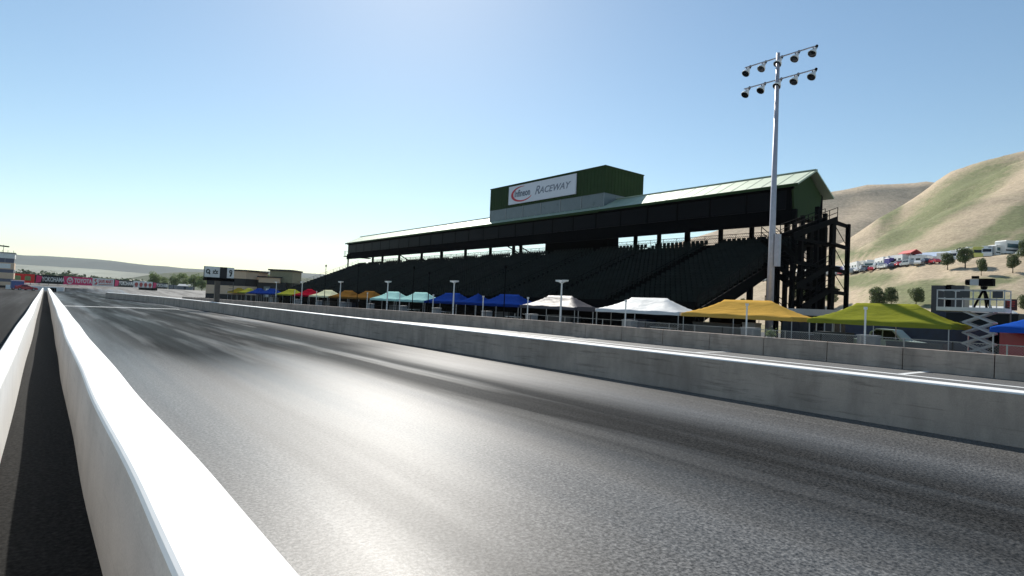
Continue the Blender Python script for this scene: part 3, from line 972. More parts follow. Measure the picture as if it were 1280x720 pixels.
TL = [('olive', 'large olive green tent over the mint pickup', 9.75, 16.95), ('orange', 'large orange yellow tent beside the tall floodlight mast', 17.8, 25.9),
      ('white', 'large white tent between the orange and the grey tents', 26.1, 34.4), ('grey', 'large grey tent with a shiny front slope', 36.8, 44.4),
      ('blue', 'nearest royal blue long tent, next to the grey tent', 44.6, 52.0), ('bluep', 'small peaked blue tent between two long blue tents', 51.9, 55.9),
      ('blue', 'royal blue long tent next to the aqua tents', 55.6, 62.8), ('aqua', 'pale aqua tent nearer the blue tents', 63.0, 70.3),
      ('aqua', 'pale aqua tent nearer the brown tents', 70.6, 78.0), ('brown', 'brown tent next to the aqua tents', 78.2, 85.6),
      ('brown', 'brown tent next to the cream tent', 85.9, 93.6), ('cream', 'cream tent between the red and the brown tents', 94.0, 102.6),
      ('red', 'dark red rounded tent between cream and olive tents', 103.0, 111.4), ('olive', 'small distant olive tent left of the red tent', 112.4, 122.0),
      ('blue', 'right one of two distant blue tents in front of the tan building', 125.0, 134.5), ('blue', 'left one of two distant blue tents in front of the tan building', 135.5, 143.5),
      ('olive', 'farthest olive tent beside the yellow tent', 144.5, 151.5), ('yellow', 'small far yellow tent below the tan building', 152.5, 161.5),
      ('white', 'tiny far white tent beside the yellow one', 162.5, 168.5), ('grey', 'farthest dark grey tent behind the scoreboard post', 170.0, 182.0)]
for c_, lab, a, b in TL:
    if c_ == 'bluep': tent('canopy_tent', lab, a, b, TENT['blue'], ridge=0.02, z_p=3.35)
    elif c_ == 'red': tent('canopy_tent', lab, a, b, TENT['red'], ridge=0.3, z_p=3.4)
    else: tent('canopy_tent', lab, a, b, TENT[c_])
tent('canopy_tent', 'bright blue tent cut off by the right edge', 1.0, 8.1, TENT['bright'], x0=35.6)
# grey box shelter with a flat top beside the grey tent
sh = thing('flat_shelter', 'small flat topped grey shelter between grey and white tents', 'tent', (37.2, 35.6, 0))
MB().box(-1.2, 1.2, -0.95, 0.95, 1.98, 2.35).build('canopy', TENT['grey'], sh)
for sx in (-1, 1):
    for sy in (-1, 1): MB().tube((sx*1.12, sy*0.87, 0), (sx*1.12, sy*0.87, 1.98), 0.03, n=6).build('leg', M_silver, sh)

# pit stands: white post with a grey box at its foot
ps = None
POSTY = [12.98, 19.7, 29.4, 40.8, 47.7, 57.3, 65.2, 74.5, 84.0, 93.5, 104.0]
LABP = ['in front of the olive tent', 'in front of the orange tent', 'in front of the white tent', 'in front of the grey tent', 'in front of the nearest long blue tent', 'between the blue and aqua tents',
        'at the aqua tent nearer the blue ones', 'at the aqua tent nearer the brown ones', 'at the brown tent beside the aqua ones', 'between the brown and cream tents', 'in front of the red tent']
for y, lb in zip(POSTY, LABP):
    lab = 'white post with grey foot box '+lb
    if ps is None:
        ps = thing('pit_post', lab, 'post', (34.0, y, 0), 0, 'white posts behind the panelled wall')
        MB().tube((0, 0, 0), (0, 0, 3.0), 0.05, n=8).build('pole', M_white, ps)
        MB().box(-0.07, 0.07, -0.07, 0.07, 2.86, 3.0).build('post_cap', M_white, ps)
        MB().box(0.15, 0.85, -0.45, 0.45, 0.0, 1.45).build('equipment_box', M_grey, ps)
        MB().box(0.12, 0.88, -0.48, 0.48, 1.45, 1.52).build('box_lid', M_grey, ps)
    else: dup(ps, (34.0, y, 0), 0, lab)
# double headed lamp posts
lp = None
for y, lb in zip([37.0, 53.9, 69.6, 85.1, 101.9, 116.3], ['at the grey tent', 'at the long blue tents', 'at the aqua tents', 'at the brown tents', 'at the red tent', 'farthest away at the distant olive tent']):
    lab = 'white lamp post with two heads '+lb
    if lp is None:
        lp = thing('lamp_post', lab, 'lamp post', (34.5, y, 0), 0, 'white two headed lamp posts')
        MB().lathe((0, 0, 0), (0, 0, 1), [(0, 0.10), (4.3, 0.065)], 10).build('pole', M_white, lp)
        for s in (-1, 1):
            MB().bar((0, 0, 4.25), (0, s*0.38, 4.42), 0.06, 0.06).build('arm', M_white, lp)
            MB().prism([(s*0.18, 4.36), (s*0.62, 4.42), (s*0.66, 4.56), (s*0.18, 4.56)], -0.16, 0.16, 0).build('lamp_head', M_white, lp)
    else: dup(lp, (34.5, y, 0), 0, lab)
# thin black poles
bp = None
for y, z, lb in ((91.9, 7.2, 'in front of the brown tent next to the cream one'), (79.4, 6.9, 'between the brown and the aqua tents'), (63.3, 6.3, 'at the gap of the aqua and blue tents'), (59.6, 5.6, 'in front of the far long blue tent'), (45.2, 6.0, 'in front of the nearest long blue tent')):
    b = thing('black_pole', 'tall thin black pole '+lb, 'pole', (34.7, y, 0), 0, 'thin black poles in front of the stand')
    MB().tube((0, 0, 0), (0, 0, z), 0.06, 0.04, 8).build('shaft', M_black, b)
    MB().box(-0.09, 0.09, -0.09, 0.09, z-0.3, z).build('top_fitting', M_black, b)
# short black fence posts with two wires behind the panelled wall
fn = thing('paddock_fence', 'low chain link fence standing right behind the panelled wall', 'fence')
fp = None
for y in steps(3, 41, 2.0)+steps(43, 117, 3.7):
    x = xat(PIT2, y)+0.42 if y < 60 else 33.6
    if y >= 42: x = 33.6
    MB().tube((x, y, 0), (x, y, 1.5 if y < 42 else 1.75), 0.032, n=6).build('post', M_wire if y < 42 and int(y) % 3 else M_black, fn)
ms = MB()
X = lambda y: xat(PIT2, y)+0.40 if y < 41 else 33.6
for y in steps(3, 41, 2.0)[:-1]: ms.bar((X(y), y, 1.47), (X(y+2), y+2, 1.47), 0.03, 0.03)
y = 3.0
while y < 28:
    for s in (1, -1):
        a, b = (y, y+0.7) if s > 0 else (y+0.7, y)
        ms.bar((X(y)+0.01*s, a, 0.75), (X(y)+0.01*s, b, 1.47), 0.008, 0.008)
    y += 0.12
ms.build('chain_link', M_wire, fn)
rl = MB()
rl.bar((33.6, 43, 1.7), (33.6, 117, 1.7), 0.025, 0.025)
rl.bar((33.6, 43, 1.35), (33.6, 117, 1.35), 0.025, 0.025)
rl.build('rail', M_black, fn)

# ------------------------------------------------------------------ things under and behind the tents
def table(x, y, lab, L=1.8, mat=M_offw):
    t = thing('folding_table', lab, 'table', (x, y, 0), 0, 'folding tables under the tents')
    MB().box(-0.38, 0.38, -L/2, L/2, 1.02, 1.07).build('tabletop', mat, t)
    for sx in (-1, 1):
        for sy in (-1, 1): MB().tube((sx*0.3, sy*(L/2-0.15), 0), (sx*0.3, sy*(L/2-0.15), 1.02), 0.02, n=5).build('leg', M_silver, t)
    return t
table(37.0, 28.2, 'pale folding table under the white tent', 2.0)
table(37.2, 67.5, 'pale folding table under the aqua tent nearer the blue ones', 2.2, M_white)
table(37.0, 46.5, 'pale folding table under the nearest long blue tent', 1.8, M_white)
table(37.2, 60.0, 'pale folding table under the far long blue tent', 1.8, M_white)
def crate(x, y, sx, sy, h, mat, lab, name='equipment_crate', cat='crate'):
    t = thing(name, lab, cat, (x, y, 0), 0)
    MB().box(-sx/2, sx/2, -sy/2, sy/2, 0.06, h-0.1).build('body', mat, t)
    MB().box(-sx/2-0.02, sx/2+0.02, -sy/2-0.02, sy/2+0.02, h-0.098, h).build('lid', mat, t)
    for a in (-1, 1): MB().box(-sx/2+0.05, sx/2-0.05, a*(sy/2-0.12)-0.05, a*(sy/2-0.12)+0.05, 0, 0.06).build('skid', M_black, t)
    return t
crate(38.4, 24.6, 1.4, 3.0, 1.62, M_dgrey, 'dark grey crate under the left half of the orange tent')
crate(37.6, 21.4, 0.8, 0.9, 1.78, M_grey, 'upright pale grey locker under the orange tent', 'locker', 'locker')
crate(38.3, 31.6, 1.2, 2.4, 1.55, M_navy, 'dark navy crate under the white tent')
crate(38.2, 40.5, 1.3, 3.2, 1.5, M_dgrey, 'dark crate under the large grey tent')
crate(37.6, 16.1, 1.0, 1.9, 1.5, M_dgrey, 'dark slate crate at the left end of the olive tent')
crate(38.0, 49.0, 1.2, 2.6, 1.45, M_dgrey, 'dark crate under the nearest long blue tent')
crate(38.0, 73.5, 1.2, 2.6, 1.45, M_dgrey, 'dark crate under the aqua tent nearer the brown ones')
crate(38.0, 89.0, 1.2, 3.0, 1.45, M_navy, 'dark blue crate under the brown tent next to the cream one')
crate(38.0, 98.0, 1.2, 3.0, 1.45, M_dgrey, 'dark crate under the cream tent')
crate(38.0, 129.5, 1.2, 3.0, 1.5, M_grey, 'pale crate under the right distant blue tent')
crate(36.8, 11.5, 0.9, 2.6, 1.22, M_dgrey, 'long low dark cabinet in front of the pickup bonnet')
# black fabric backdrops hung behind the nearest tents
def backdrop(x, y0, y1, h, lab, mat=M_suite):
    t = thing('backdrop_screen', lab, 'screen wall', (x, (y0+y1)/2, 0))
    MB().box(-0.03, 0.03, -(y1-y0)/2, (y1-y0)/2, 0.05, h).build('cloth', mat, t)
    for s in (-1, 0, 1): MB().tube((0.06, s*((y1-y0)/2-0.05), 0), (0.06, s*((y1-y0)/2-0.05), h+0.04), 0.03, n=6).build('pole', M_silver, t)
backdrop(39.7, 22.3, 26.0, 2.35, 'black backdrop behind the left half of the orange tent')
backdrop(41.9, 9.6, 17.2, 2.3, 'black backdrop behind the pickup and olive tent', M_navy)
# small green plant tub by the fence
tb = thing('plant_tub', 'small yellow green plant in a pale tub by the fence', 'plant', (34.3, 18.3, 0))
MB().lathe((0, 0, 0), (0, 0, 1), [(0, 0.2), (1.05, 0.26), (1.05, 0.22)], 12).build('tub', M_offw, tb)
lf = MB()
rn = random.Random(5)
for _ in range(260):
    c = Vector((rn.gauss(0, 0.13), rn.gauss(0, 0.13), 1.25+rn.gauss(0, 0.12)))
    a = Vector((rn.uniform(-1, 1), rn.uniform(-1, 1), rn.uniform(-1, 1))).normalized()*0.06
    b = a.cross(Vector((rn.uniform(-1, 1), rn.uniform(-1, 1), rn.uniform(-1, 1)))).normalized()*0.04
    lf.add([c-a, c+b, c+a, c-b], [(0, 1, 2, 3)])
lf.build('foliage', M_leaf2, tb)

# portable cabin behind, between orange and olive tents
cb = thing('portable_cabin', 'grey portable cabin with a pale fascia at the foot of the stair tower', 'cabin', (46.0, 21.2, 0))
MB().box(0.0, 2.4, -2.6, 2.4, 0.15, 2.45).build('wall', M_dgrey, cb)
MB().box(-0.5, 2.6, -2.8, 2.6, 2.46, 2.95).build('fascia', M_silver, cb)
for k, y in enumerate((-2.0, -0.3)):
    f = MB().box(-0.06, -0.003, y-0.6, y+0.6, 1.0, 2.2).build('window', M_offw, cb)
    MB().box(-0.08, -0.062, y-0.52, y-0.03, 1.08, 2.12).box(-0.08, -0.062, y+0.03, y+0.52, 1.08, 2.12).build('pane', M_glass, f)
MB().box(-0.05, -0.003, 1.0, 1.9, 0.15, 2.2).build('door', M_slate, cb)

# ------------------------------------------------------------------ vehicles
def wheel(parent, x, y, r=0.33, wd=0.22):
    s = 1 if y > 0 else -1
    wl = MB().lathe((x, y-wd/2, r), (0, 1, 0), [(0, r*0.86), (0.03, r), (wd-0.03, r), (wd, r*0.86)], 18).build('wheel', M_tyre, parent)
    MB().lathe((x, y+s*(wd/2+0.002), r), (0, s, 0), [(0, r*0.62), (0.012, r*0.58)], 14).build('rim', M_rim, wl)
def car(label, cat, name, body_prof, glass_prof, L, W, mat, wheels, r, loc, rz, roof_in=0.12, group=None, lights=True):
    t = thing(name, label, cat, loc, rz, group)
    # body: profile extruded, upper part pulled in
    n = len(body_prof)
    zmax = max(p[1] for p in body_prof)
    zbelt = 0.62*zmax
    vs = []
    for s in (-1, 1):
        for x, z in body_prof:
            k = W/2-(roof_in*max(0, (z-zbelt)/(zmax-zbelt)))-(0.04 if z < 0.3 else 0)
            vs.append((x, s*k, z))
    fs = [(i, (i+1) % n, n+(i+1) % n, n+i) for i in range(n)]+[tuple(range(n-1, -1, -1)), tuple(range(n, 2*n))]
    MB().add(vs, fs).build('body', mat, t)
    for s in (-1, 1):
        for gp in glass_prof:
            vv = []
            for x, z in gp:
                k = W/2-(roof_in*max(0, (z-zbelt)/(zmax-zbelt)))
                vv += [(x, s*(k+0.012), z), (x, s*(k-0.05), z)]
            m_ = len(gp)
            ff = [tuple(2*i for i in range(m_)), tuple(2*i+1 for i in range(m_-1, -1, -1))]+[(2*i, 2*i+1, 2*((i+1) % m_)+1, 2*((i+1) % m_)) for i in range(m_)]
            MB().add(vv, ff).build('window', M_glass, t)
    for x in wheels:
        for s in (-1, 1): wheel(t, x, s*(W/2-0.09), r)
    return t
# mint pickup, bonnet towards -Y (its local +x points to -Y)
pk_prof = [(-2.35, 0.45), (-2.4, 0.62), (-2.38, 1.12), (-1.0, 1.16), (-0.88, 1.62), (-0.55, 1.82), (0.45, 1.80), (1.05, 1.22), (2.1, 1.08), (2.38, 0.86), (2.4, 0.45), (1.95, 0.35), (-1.9, 0.35)]
pk_glass = [[(-0.85, 1.2), (-0.75, 1.60), (-0.5, 1.74), (-0.15, 1.74), (-0.15, 1.2)], [(-0.08, 1.2), (-0.08, 1.74), (0.42, 1.72), (0.92, 1.22)]]
yc = (onx(1068, 420, 40.2).y+onx(1160, 425, 40.2).y)/2
pk = car('mint green pickup truck parked under the olive tent', 'pickup truck', 'pickup_truck', pk_prof, pk_glass, 4.8, 1.85, M_mint, (-1.45, 1.45), 0.37, (40.2, yc, 0), R(-90))
pk.scale = (0.92, 0.92, 1.0)
MB().prism([(2.30, 0.72), (2.41, 0.74), (2.405, 0.9), (2.28, 0.95)], -0.85, -0.5).build('headlight', M_silver, pk)
MB().prism([(2.30, 0.72), (2.41, 0.74), (2.405, 0.9), (2.28, 0.95)], 0.5, 0.85).build('headlight', M_silver, pk)
MB().box(-2.46, -2.38, -0.9, 0.9, 0.5, 0.68).build('bumper', M_rim, pk)
MB().box(2.38, 2.46, -0.88, 0.88, 0.42, 0.62).build('bumper', M_rim, pk)

# scissor lift with a camera on its platform
lc = (onx(1205, 440, 38).y+onx(1240, 440, 38).y)/2
sx_ = thing('scissor_lift', 'raised scissor lift platform right of the olive tent', 'scissor lift', (38.2, lc, 0))
MB().box(-0.6, 0.6, -1.0, 1.0, 0.3, 0.75).build('chassis', M_offw, sx_)
for a in (-1, 1):
    for b in (-1, 1): wheel(sx_, a*0.5, b*0.7, 0.3, 0.2)
zz0, zz1, nst = 0.78, 3.0, 4
for k in range(nst):
    za, zb = lerp(zz0, zz1, k/nst), lerp(zz0, zz1, (k+1)/nst)
    for xq in (-0.42, 0.42):
        MB().bar((xq, -0.62, za), (xq, 0.62, zb), 0.05, 0.085).build('scissor_arm', M_silver, sx_)
        MB().bar((xq+0.06, 0.62, za), (xq+0.06, -0.62, zb), 0.05, 0.085).build('scissor_arm', M_silver, sx_)
    MB().tube((-0.46, -0.62, za), (0.5, -0.62, za), 0.03, n=6).build('cross_pin', M_silver, sx_)
    MB().tube((-0.46, 0.62, za), (0.5, 0.62, za), 0.03, n=6).build('cross_pin', M_silver, sx_)
MB().box(-0.62, 0.62, -1.15, 1.75, 3.0, 3.2).build('platform', M_offw, sx_)
g_ = MB()
for xq in (-0.6, 0.6):
    for q in (3.75, 4.25-0.05): g_.bar((xq, -1.12, q-0.1), (xq, 1.72, q-0.1), 0.045, 0.045)
for yq in (-1.12, 1.72):
    for q in (3.65, 4.1): g_.bar((-0.6, yq, q), (0.6, yq, q), 0.045, 0.045)
for xq in (-0.6, 0.6):
    for yq in (-1.12, -0.55, 0.15, 0.9, 1.72): g_.bar((xq, yq, 3.2), (xq, yq, 4.12), 0.045, 0.045)
g_.build('guard_rail', M_silver, sx_)
for yq in (-0.85, 0.5, 1.2):
    MB().box(-0.635, -0.625, yq-0.22, yq+0.2, 3.7, 4.05).build('rail_panel', M_dgrey, sx_)
cm = thing('broadcast_camera', 'black and silver broadcast camera on a tripod on the lift platform', 'camera', (38.2, lc-0.15, 3.2))
for g in (90, 210, 330): MB().bar((0.42*math.cos(R(g)), 0.42*math.sin(R(g)), 0), (0, 0, 1.0), 0.09, 0.09).build('tripod_leg', M_black, cm)
MB().lathe((0, 0, 0.98), (0, 0, 1), [(0, 0.13), (0.14, 0.16)], 10).build('pan_head', M_black, cm)
MB().box(-0.2, 0.2, -0.42, 0.18, 1.14, 1.52).build('camera_body', M_black, cm)
MB().box(-0.18, 0.18, 0.183, 0.56, 1.18, 1.50).build('lens_housing', M_silver, cm)
MB().lathe((0, 0.56, 1.34), (0, 1, 0), [(0, 0.16), (0.22, 0.15)], 12).build('lens', M_black, cm)
MB().box(-0.16, -0.02, 0.2, 0.5, 1.52, 1.66).build('viewfinder', M_black, cm)

# dark equipment stack and trailers behind
sc = thing('equipment_stack', 'dark twin panel equipment stack on a navy base behind the olive tent', 'equipment', (46.0, 12.75, 0))
MB().box(0, 1.6, -0.8, 1.05, 0.0, 3.05).build('base_cabinet', M_navy, sc)
for a, b in ((-0.92, -0.22), (0.12, 0.88)):
    p = MB().box(0.1, 1.2, a, b, 3.052, 4.8).build('panel', M_slate, sc)
    MB().box(0.06, 0.098, a+0.05, b-0.05, 3.9, 3.95).box(0.06, 0.098, a+0.05, b-0.05, 3.12, 3.17).build('panel_rail', M_dgrey, p)
MB().box(0.3, 1.0, -0.215, 0.115, 3.052, 4.85).build('centre_mast', M_black, sc)
tr = thing('box_trailer', 'dark green black box trailer behind the scissor lift', 'trailer', (45.5, 10.4, 0))
MB().box(-1.1, 1.1, -1.6, 1.9, 0.6, 3.0).build('body', M_bblack, tr)
MB().box(-1.15, 1.15, -1.65, 1.95, 3.0, 3.08).build('roof', M_dgrey, tr)
for yq in (-0.4, 0.4):
    for s in (-1, 1):
        wl = MB().lathe((s*0.95-0.1, yq, 0.36), (1, 0, 0), [(0, 0.31), (0.03, 0.36), (0.19, 0.36), (0.22, 0.31)], 16).build('wheel', M_tyre, tr)
MB().box(-1.12, -1.103, 0.6, 1.2, 0.8, 2.5).build('door', M_dgrey, tr)
tr2 = thing('box_trailer', 'dark low trailer between the pickup and the scissor lift', 'trailer', (43.6, 11.9, 0))
MB().box(-0.9, 0.9, -2.2, 1.0, 0.5, 2.05).build('body', M_suite, tr2)
MB().box(-0.95, 0.95, -2.25, 1.05, 2.05, 2.12).build('roof', M_dgrey, tr2)
for s in (-1, 1): MB().lathe((s*0.85-0.1, -0.4, 0.34), (1, 0, 0), [(0, 0.3), (0.03, 0.34), (0.19, 0.34), (0.22, 0.3)], 16).build('wheel', M_tyre, tr2)
sgn = thing('notice_sign', 'small dark red notice sign on a thin post right of the lift', 'sign', (43.0, 8.85, 0))
MB().tube((0, 0, 0), (0, 0, 3.3), 0.035, n=6).build('post', M_dgrey, sgn)
bd = MB().box(-0.03, 0.03, -0.27, 0.27, 3.22, 3.86).build('sign_board', simple('sign_maroon', (0.05, 0.008, 0.012), 0.5), sgn)
MB().box(-0.035, -0.031, -0.18, 0.18, 3.56, 3.60).box(-0.035, -0.031, -0.15, 0.15, 3.44, 3.48).box(-0.035, -0.031, -0.18, 0.18, 3.68, 3.73).build('lettering', M_rcan, bd)
# red side of a van under the bright blue tent
vn_prof = [(-2.5, 0.35), (-2.5, 2.0), (-2.35, 2.15), (1.3, 2.15), (1.95, 1.35), (2.55, 1.15), (2.6, 0.4), (2.2, 0.32)]
vn_gl = [[(0.6, 1.3), (0.6, 1.95), (1.3, 1.95), (1.75, 1.35)]]
vn = car('red van parked under the bright blue tent', 'van', 'van', vn_prof, vn_gl, 5.0, 1.9, M_carred, (-1.6, 1.65), 0.35, (39.6, 5.9, 0), R(-90), 0.08)
tent('canopy_tent', 'white tent roof seen behind the navy equipment base', 10.6, 18.0, TENT['white'], x0=58, depth=5.0, z_e=2.6, z_p=3.9, group='white tents behind the paddock')
tent('canopy_tent', 'white tent roof behind the red notice sign', 2.5, 11.5, TENT['white'], x0=54, depth=5.0, z_e=2.6, z_p=4.1, group='white tents behind the paddock')

# ------------------------------------------------------------------ trees
def leaf_cloud(mb, rn, c, rx, rz, n, size, shell=0.55):
    for _ in range(n):
        d = Vector((rn.gauss(0, 1), rn.gauss(0, 1), rn.gauss(0, 1))).normalized()
        k = shell+(1-shell)*rn.random()**0.6
        p = Vector((c[0]+d.x*rx*k, c[1]+d.y*rx*k, c[2]+d.z*rz*k))
        a = Vector((rn.uniform(-1, 1), rn.uniform(-1, 1), rn.uniform(-0.6, 0.6))).normalized()
        b = a.cross(d+Vector((rn.uniform(-.7, .7), rn.uniform(-.7, .7), rn.uniform(-.7, .7)))).normalized()
        s = size*rn.uniform(0.6, 1.3)
        mb.add([p-a*s, p+b*s*0.7, p+a*s, p-b*s*0.7], [(0, 1, 2, 3)])
def tree_proto(seed, h, r, mat, dens, size, round_=True, label='', cat='tree', group=None, trunkh=0.25):
    rn = random.Random(seed)
    t = thing('tree', label, cat, (0, 0, 0), 0, group)
    tb = MB()
    th = h*trunkh
    tb.lathe((0, 0, -0.4), (0, 0, 1), [(0, h*0.034), (0.4, h*0.027), (th+0.4, h*0.018), (h*0.6+0.4, h*0.008)], 8)
    for k in range(7):
        g = rn.uniform(0, 6.28)
        z0 = rn.uniform(th*0.8, h*0.5)
        tb.tube((0, 0, z0), (math.cos(g)*r*0.65, math.sin(g)*r*0.65, z0+h*rn.uniform(0.12, 0.3)), h*0.011, h*0.004, 5)
    tb.build('trunk', M_bark, t)
    cr_ = MB()
    ch = h-th
    for k in range(13):
        g = rn.uniform(0, 6.28)
        v = rn.uniform(0.12, 0.82)
        rr = r*0.62*math.sqrt(max(0.05, 1-((v-0.42)/0.6)**2))*rn.uniform(0.5, 1.0)
        cs = r*rn.uniform(0.38, 0.58)
        leaf_cloud(cr_, rn, (math.cos(g)*rr, math.sin(g)*rr, th+ch*v), cs, cs*0.85, dens, size)
    leaf_cloud(cr_, rn, (0, 0, th+ch*0.48), r*0.72, ch*0.44, dens*3, size, 0.7)
    cr_.build('crown', mat, t)
    return t
HT = [  # base pixel x, y, depth, height(px), label
    (1096, 391, 112, 33, 'bushy tree at the hill foot, leftmost of three above the olive tent'),
    (1114, 384, 116, 27, 'round tree at the hill foot, middle of three above the olive tent'),
    (1145, 382, 118, 25, 'round tree at the foot of the hill, left of the dark equipment stack'),
    (1184.5, 336, 153, 21, 'small round hillside tree at the left end of the upper group'),
    (1206.5, 335, 156, 27, 'largest hillside tree with the white truck behind its left side'),
    (1226.5, 345, 146, 23, 'hillside tree standing lowest in the upper group'),
    (1266, 341, 148, 24, 'hillside tree below the big coaches, near the right edge'),
    (1283, 328, 155, 30, 'hillside tree cut off by the right edge beside the coaches'),
    (1283, 392, 108, 26, 'pale green bush at the right edge behind the white tent roof'),
    (1038, 386, 114, 28, 'round tree seen between the stair tower columns'),
    (1000, 384, 125, 36, 'tree behind the zigzag stair flights'),
    (912, 384, 140, 12, 'bush seen under the near end of the grandstand, beside the columns'),
    (928, 383, 138, 10, 'low bush seen under the grandstand between its columns')]
tp = [tree_proto(11+k, 5.0, 1.95, M_leaf, 210, 0.13) for k in range(3)]
for k, (x, y, wd, hp, lab) in enumerate(HT):
    best = None
    for q in range(60, 240, 2):             # walk along the slope to where the tree stands
        Pq = at(x, y, q)
        f2 = Pq.x*math.sin(YAW)+Pq.y*math.cos(YAW)
        tq_ = (Pq.x*math.cos(YAW)-Pq.y*math.sin(YAW))/f2
        e_ = abs(hill_z(tq_, f2)-Pq.z)
        if best is None or e_ < best[0]: best = (e_, q, hill_z(tq_, f2))
    wd = best[1]
    zg = best[2]
    P = at(x, y, wd)
    base = Vector((P.x, P.y, 0))
    hm = hp*wd/FPX
    src = tp[k % 3]
    if k < 3:
        o = src
        o.location = (P.x, P.y, P.z if k < 9 else zg)
        o['label'] = lab
        o['group'] = 'round trees on the dry hillside'
        o.scale = (hm/5,)*3
        o.rotation_euler = (0, 0, k*1.3)
    else:
        o = dup(src, (P.x, P.y, P.z), k*1.7, lab, 'round trees on the dry hillside', (hm/5*(0.9+0.25*math.sin(k*2.3)), hm/5*(0.95+0.2*math.cos(k*1.7)), hm/5))
    o.location.z = zg-0.05

# ------------------------------------------------------------------ motorhomes and cars parked along the terrace
def motorhome(label, body, stripe, loc, rz, L=7.5, coach=False, group='motorhomes parked along the hillside'):
    t = thing('motorhome' if not coach else 'coach', label, 'motorhome' if not coach else 'coach', loc, rz, group)
    W, H = 2.5, 3.3 if coach else 3.1
    if coach: prof = [(-L/2, 0.45), (-L/2, H-0.2), (-L/2+0.2, H), (L/2-0.5, H), (L/2-0.1, H-0.5), (L/2, 1.4), (L/2, 0.45)]
    else: prof = [(-L/2, 0.5), (-L/2, H-0.15), (-L/2+0.15, H), (L/2-0.5, H), (L/2-0.1, H-0.3), (L/2-0.1, H-1.1), (L/2-0.75, H-1.25), (L/2-0.25, 1.35), (L/2+0.65, 1.15), (L/2+0.7, 0.5)]
    MB().prism(prof, -W/2, W/2).build('body', body, t)
    for s in (-1, 1):
        if coach: MB().box(-L/2+0.4, L/2-0.5, s*W/2-(0.0 if s < 0 else -0.004)-(0.02 if s < 0 else 0), s*W/2+(0.02 if s > 0 else -0.004)+(0.004 if s > 0 else 0), 1.7, 2.6).build('window', M_teal, t)
        else:
            for xa, xb in ((-L/2+0.6, -L/2+1.7), (-0.6, 0.8), (L/2-1.2, L/2-0.75)):
                MB().box(xa, xb, s*(W/2+0.004) if s > 0 else -W/2-0.024, s*(W/2+0.024) if s > 0 else -W/2-0.004, 1.55, 2.15).build('window', M_glass, t)
        MB().box(-L/2+0.05, L/2-0.1, W/2+0.003 if s > 0 else -W/2-0.015, W/2+0.015 if s > 0 else -W/2-0.003, 0.95, 1.3).build('stripe', stripe, t)
    if coach: MB().box(L/2-0.06, L/2+0.02, -1.05, 1.05, 1.45, 2.6).build('windscreen', M_glass, t)
    else: MB().add([(L/2-0.70, -1.05, H-1.28), (L/2-0.70, 1.05, H-1.28), (L/2-0.2, 1.1, 1.4), (L/2-0.2, -1.1, 1.4), (L/2-0.75, -1.05, H-1.3), (L/2-0.75, 1.05, H-1.3), (L/2-0.27, 1.1, 1.38), (L/2-0.27, -1.1, 1.38)], BOXF).build('windscreen', M_glass, t)
    for x in (-L/2+1.7, L/2-0.6):
        for s in (-1, 1): wheel(t, x, s*(W/2-0.16), 0.42, 0.28)
    MB().box(-0.8, 0.3, -0.5, 0.5, H, H+0.25).build('roof_unit', M_offw, t)
    return t
def terr(px, extra=0.0):
    t_ = (px-640)/FPX
    wd = interp(TERW, px)+extra
    P = tw(t_, wd)
    return Vector((P.x, P.y, hill_z(t_, wd)-0.05))
van_p = [(-2.3, 0.4), (-2.35, 1.0), (-2.2, 1.75), (-1.9, 1.9), (0.6, 1.9), (1.3, 1.2), (2.2, 1.05), (2.35, 0.8), (2.3, 0.4)]
van_g = [[(-1.9, 1.15), (-1.85, 1.7), (-0.5, 1.72), (-0.5, 1.15)], [(-0.4, 1.15), (-0.4, 1.72), (0.5, 1.7), (1.05, 1.18)]]
car_p = [(-2.2, 0.35), (-2.25, 0.8), (-1.9, 0.98), (-1.2, 1.42), (0.3, 1.42), (1.0, 0.95), (2.1, 0.8), (2.25, 0.6), (2.2, 0.35)]
car_g = [[(-1.4, 1.0), (-1.05, 1.34), (-0.3, 1.35), (-0.3, 1.0)], [(-0.22, 1.0), (-0.22, 1.35), (0.22, 1.35), (0.75, 0.98)]]
rn = random.Random(21)
P0 = {}
def ang(px):
    a, b = terr(px-6), terr(px+6)
    return math.atan2(b.y-a.y, b.x-a.x)
mh_labels = {M_white: 'white motorhome with dark windows parked in the hillside row', M_offw: 'cream motorhome parked in the hillside row'}
def place_mh(px, body, stripe, lab, L, coach=False, rot=0.0, ex=0.0):
    key = (body.name, stripe.name, L, coach)
    if key not in P0:
        P0[key] = motorhome(lab, body, stripe, terr(px, ex), ang(px)+rot, L, coach)
        return P0[key]
    return dup(P0[key], terr(px, ex), ang(px)+rot, lab, None, 1.28)
row = [(930, 0), (946, 1), (958, 0), (972, 2), (985, 0), (1000, 1), (1012, 0), (1022, 2), (1034, 1), (1043, 2), (1052, 3), (1060, 0), (1071, 1), (1078, 2), (1086, 0), (1095, 4), (1104, 1), (1111, 2), (1117, 5), (1124, 1)]
for px, ty in row:
    s_ = R(40)+rn.uniform(-0.2, 0.2)-ang(px)
    ex = rn.uniform(-1, 4)
    if ty in (0, 1): place_mh(px, M_white, M_silver if ty == 0 else M_blue, 'white motorhome with a grey stripe in the long hillside row' if ty == 0 else 'white motorhome with a blue stripe in the long hillside row', 6.4, False, s_, ex)
    elif ty == 2: place_mh(px, M_offw, M_carred, 'cream motorhome with a red stripe in the long hillside row', 6.0, False, s_, ex)
    elif ty == 3: place_mh(px, M_purple, M_white, 'purple motorhome right of the stair tower on the hillside', 6.2, False, s_, ex)
    elif ty == 4: place_mh(px, M_white, M_teal, 'white coach with teal windows amid the hillside row', 7.6, True, s_*0.3, ex)
    else: place_mh(px, M_purple, M_purple, 'dark purple motorhome left of the red canopy', 5.0, False, math.pi/2, ex)
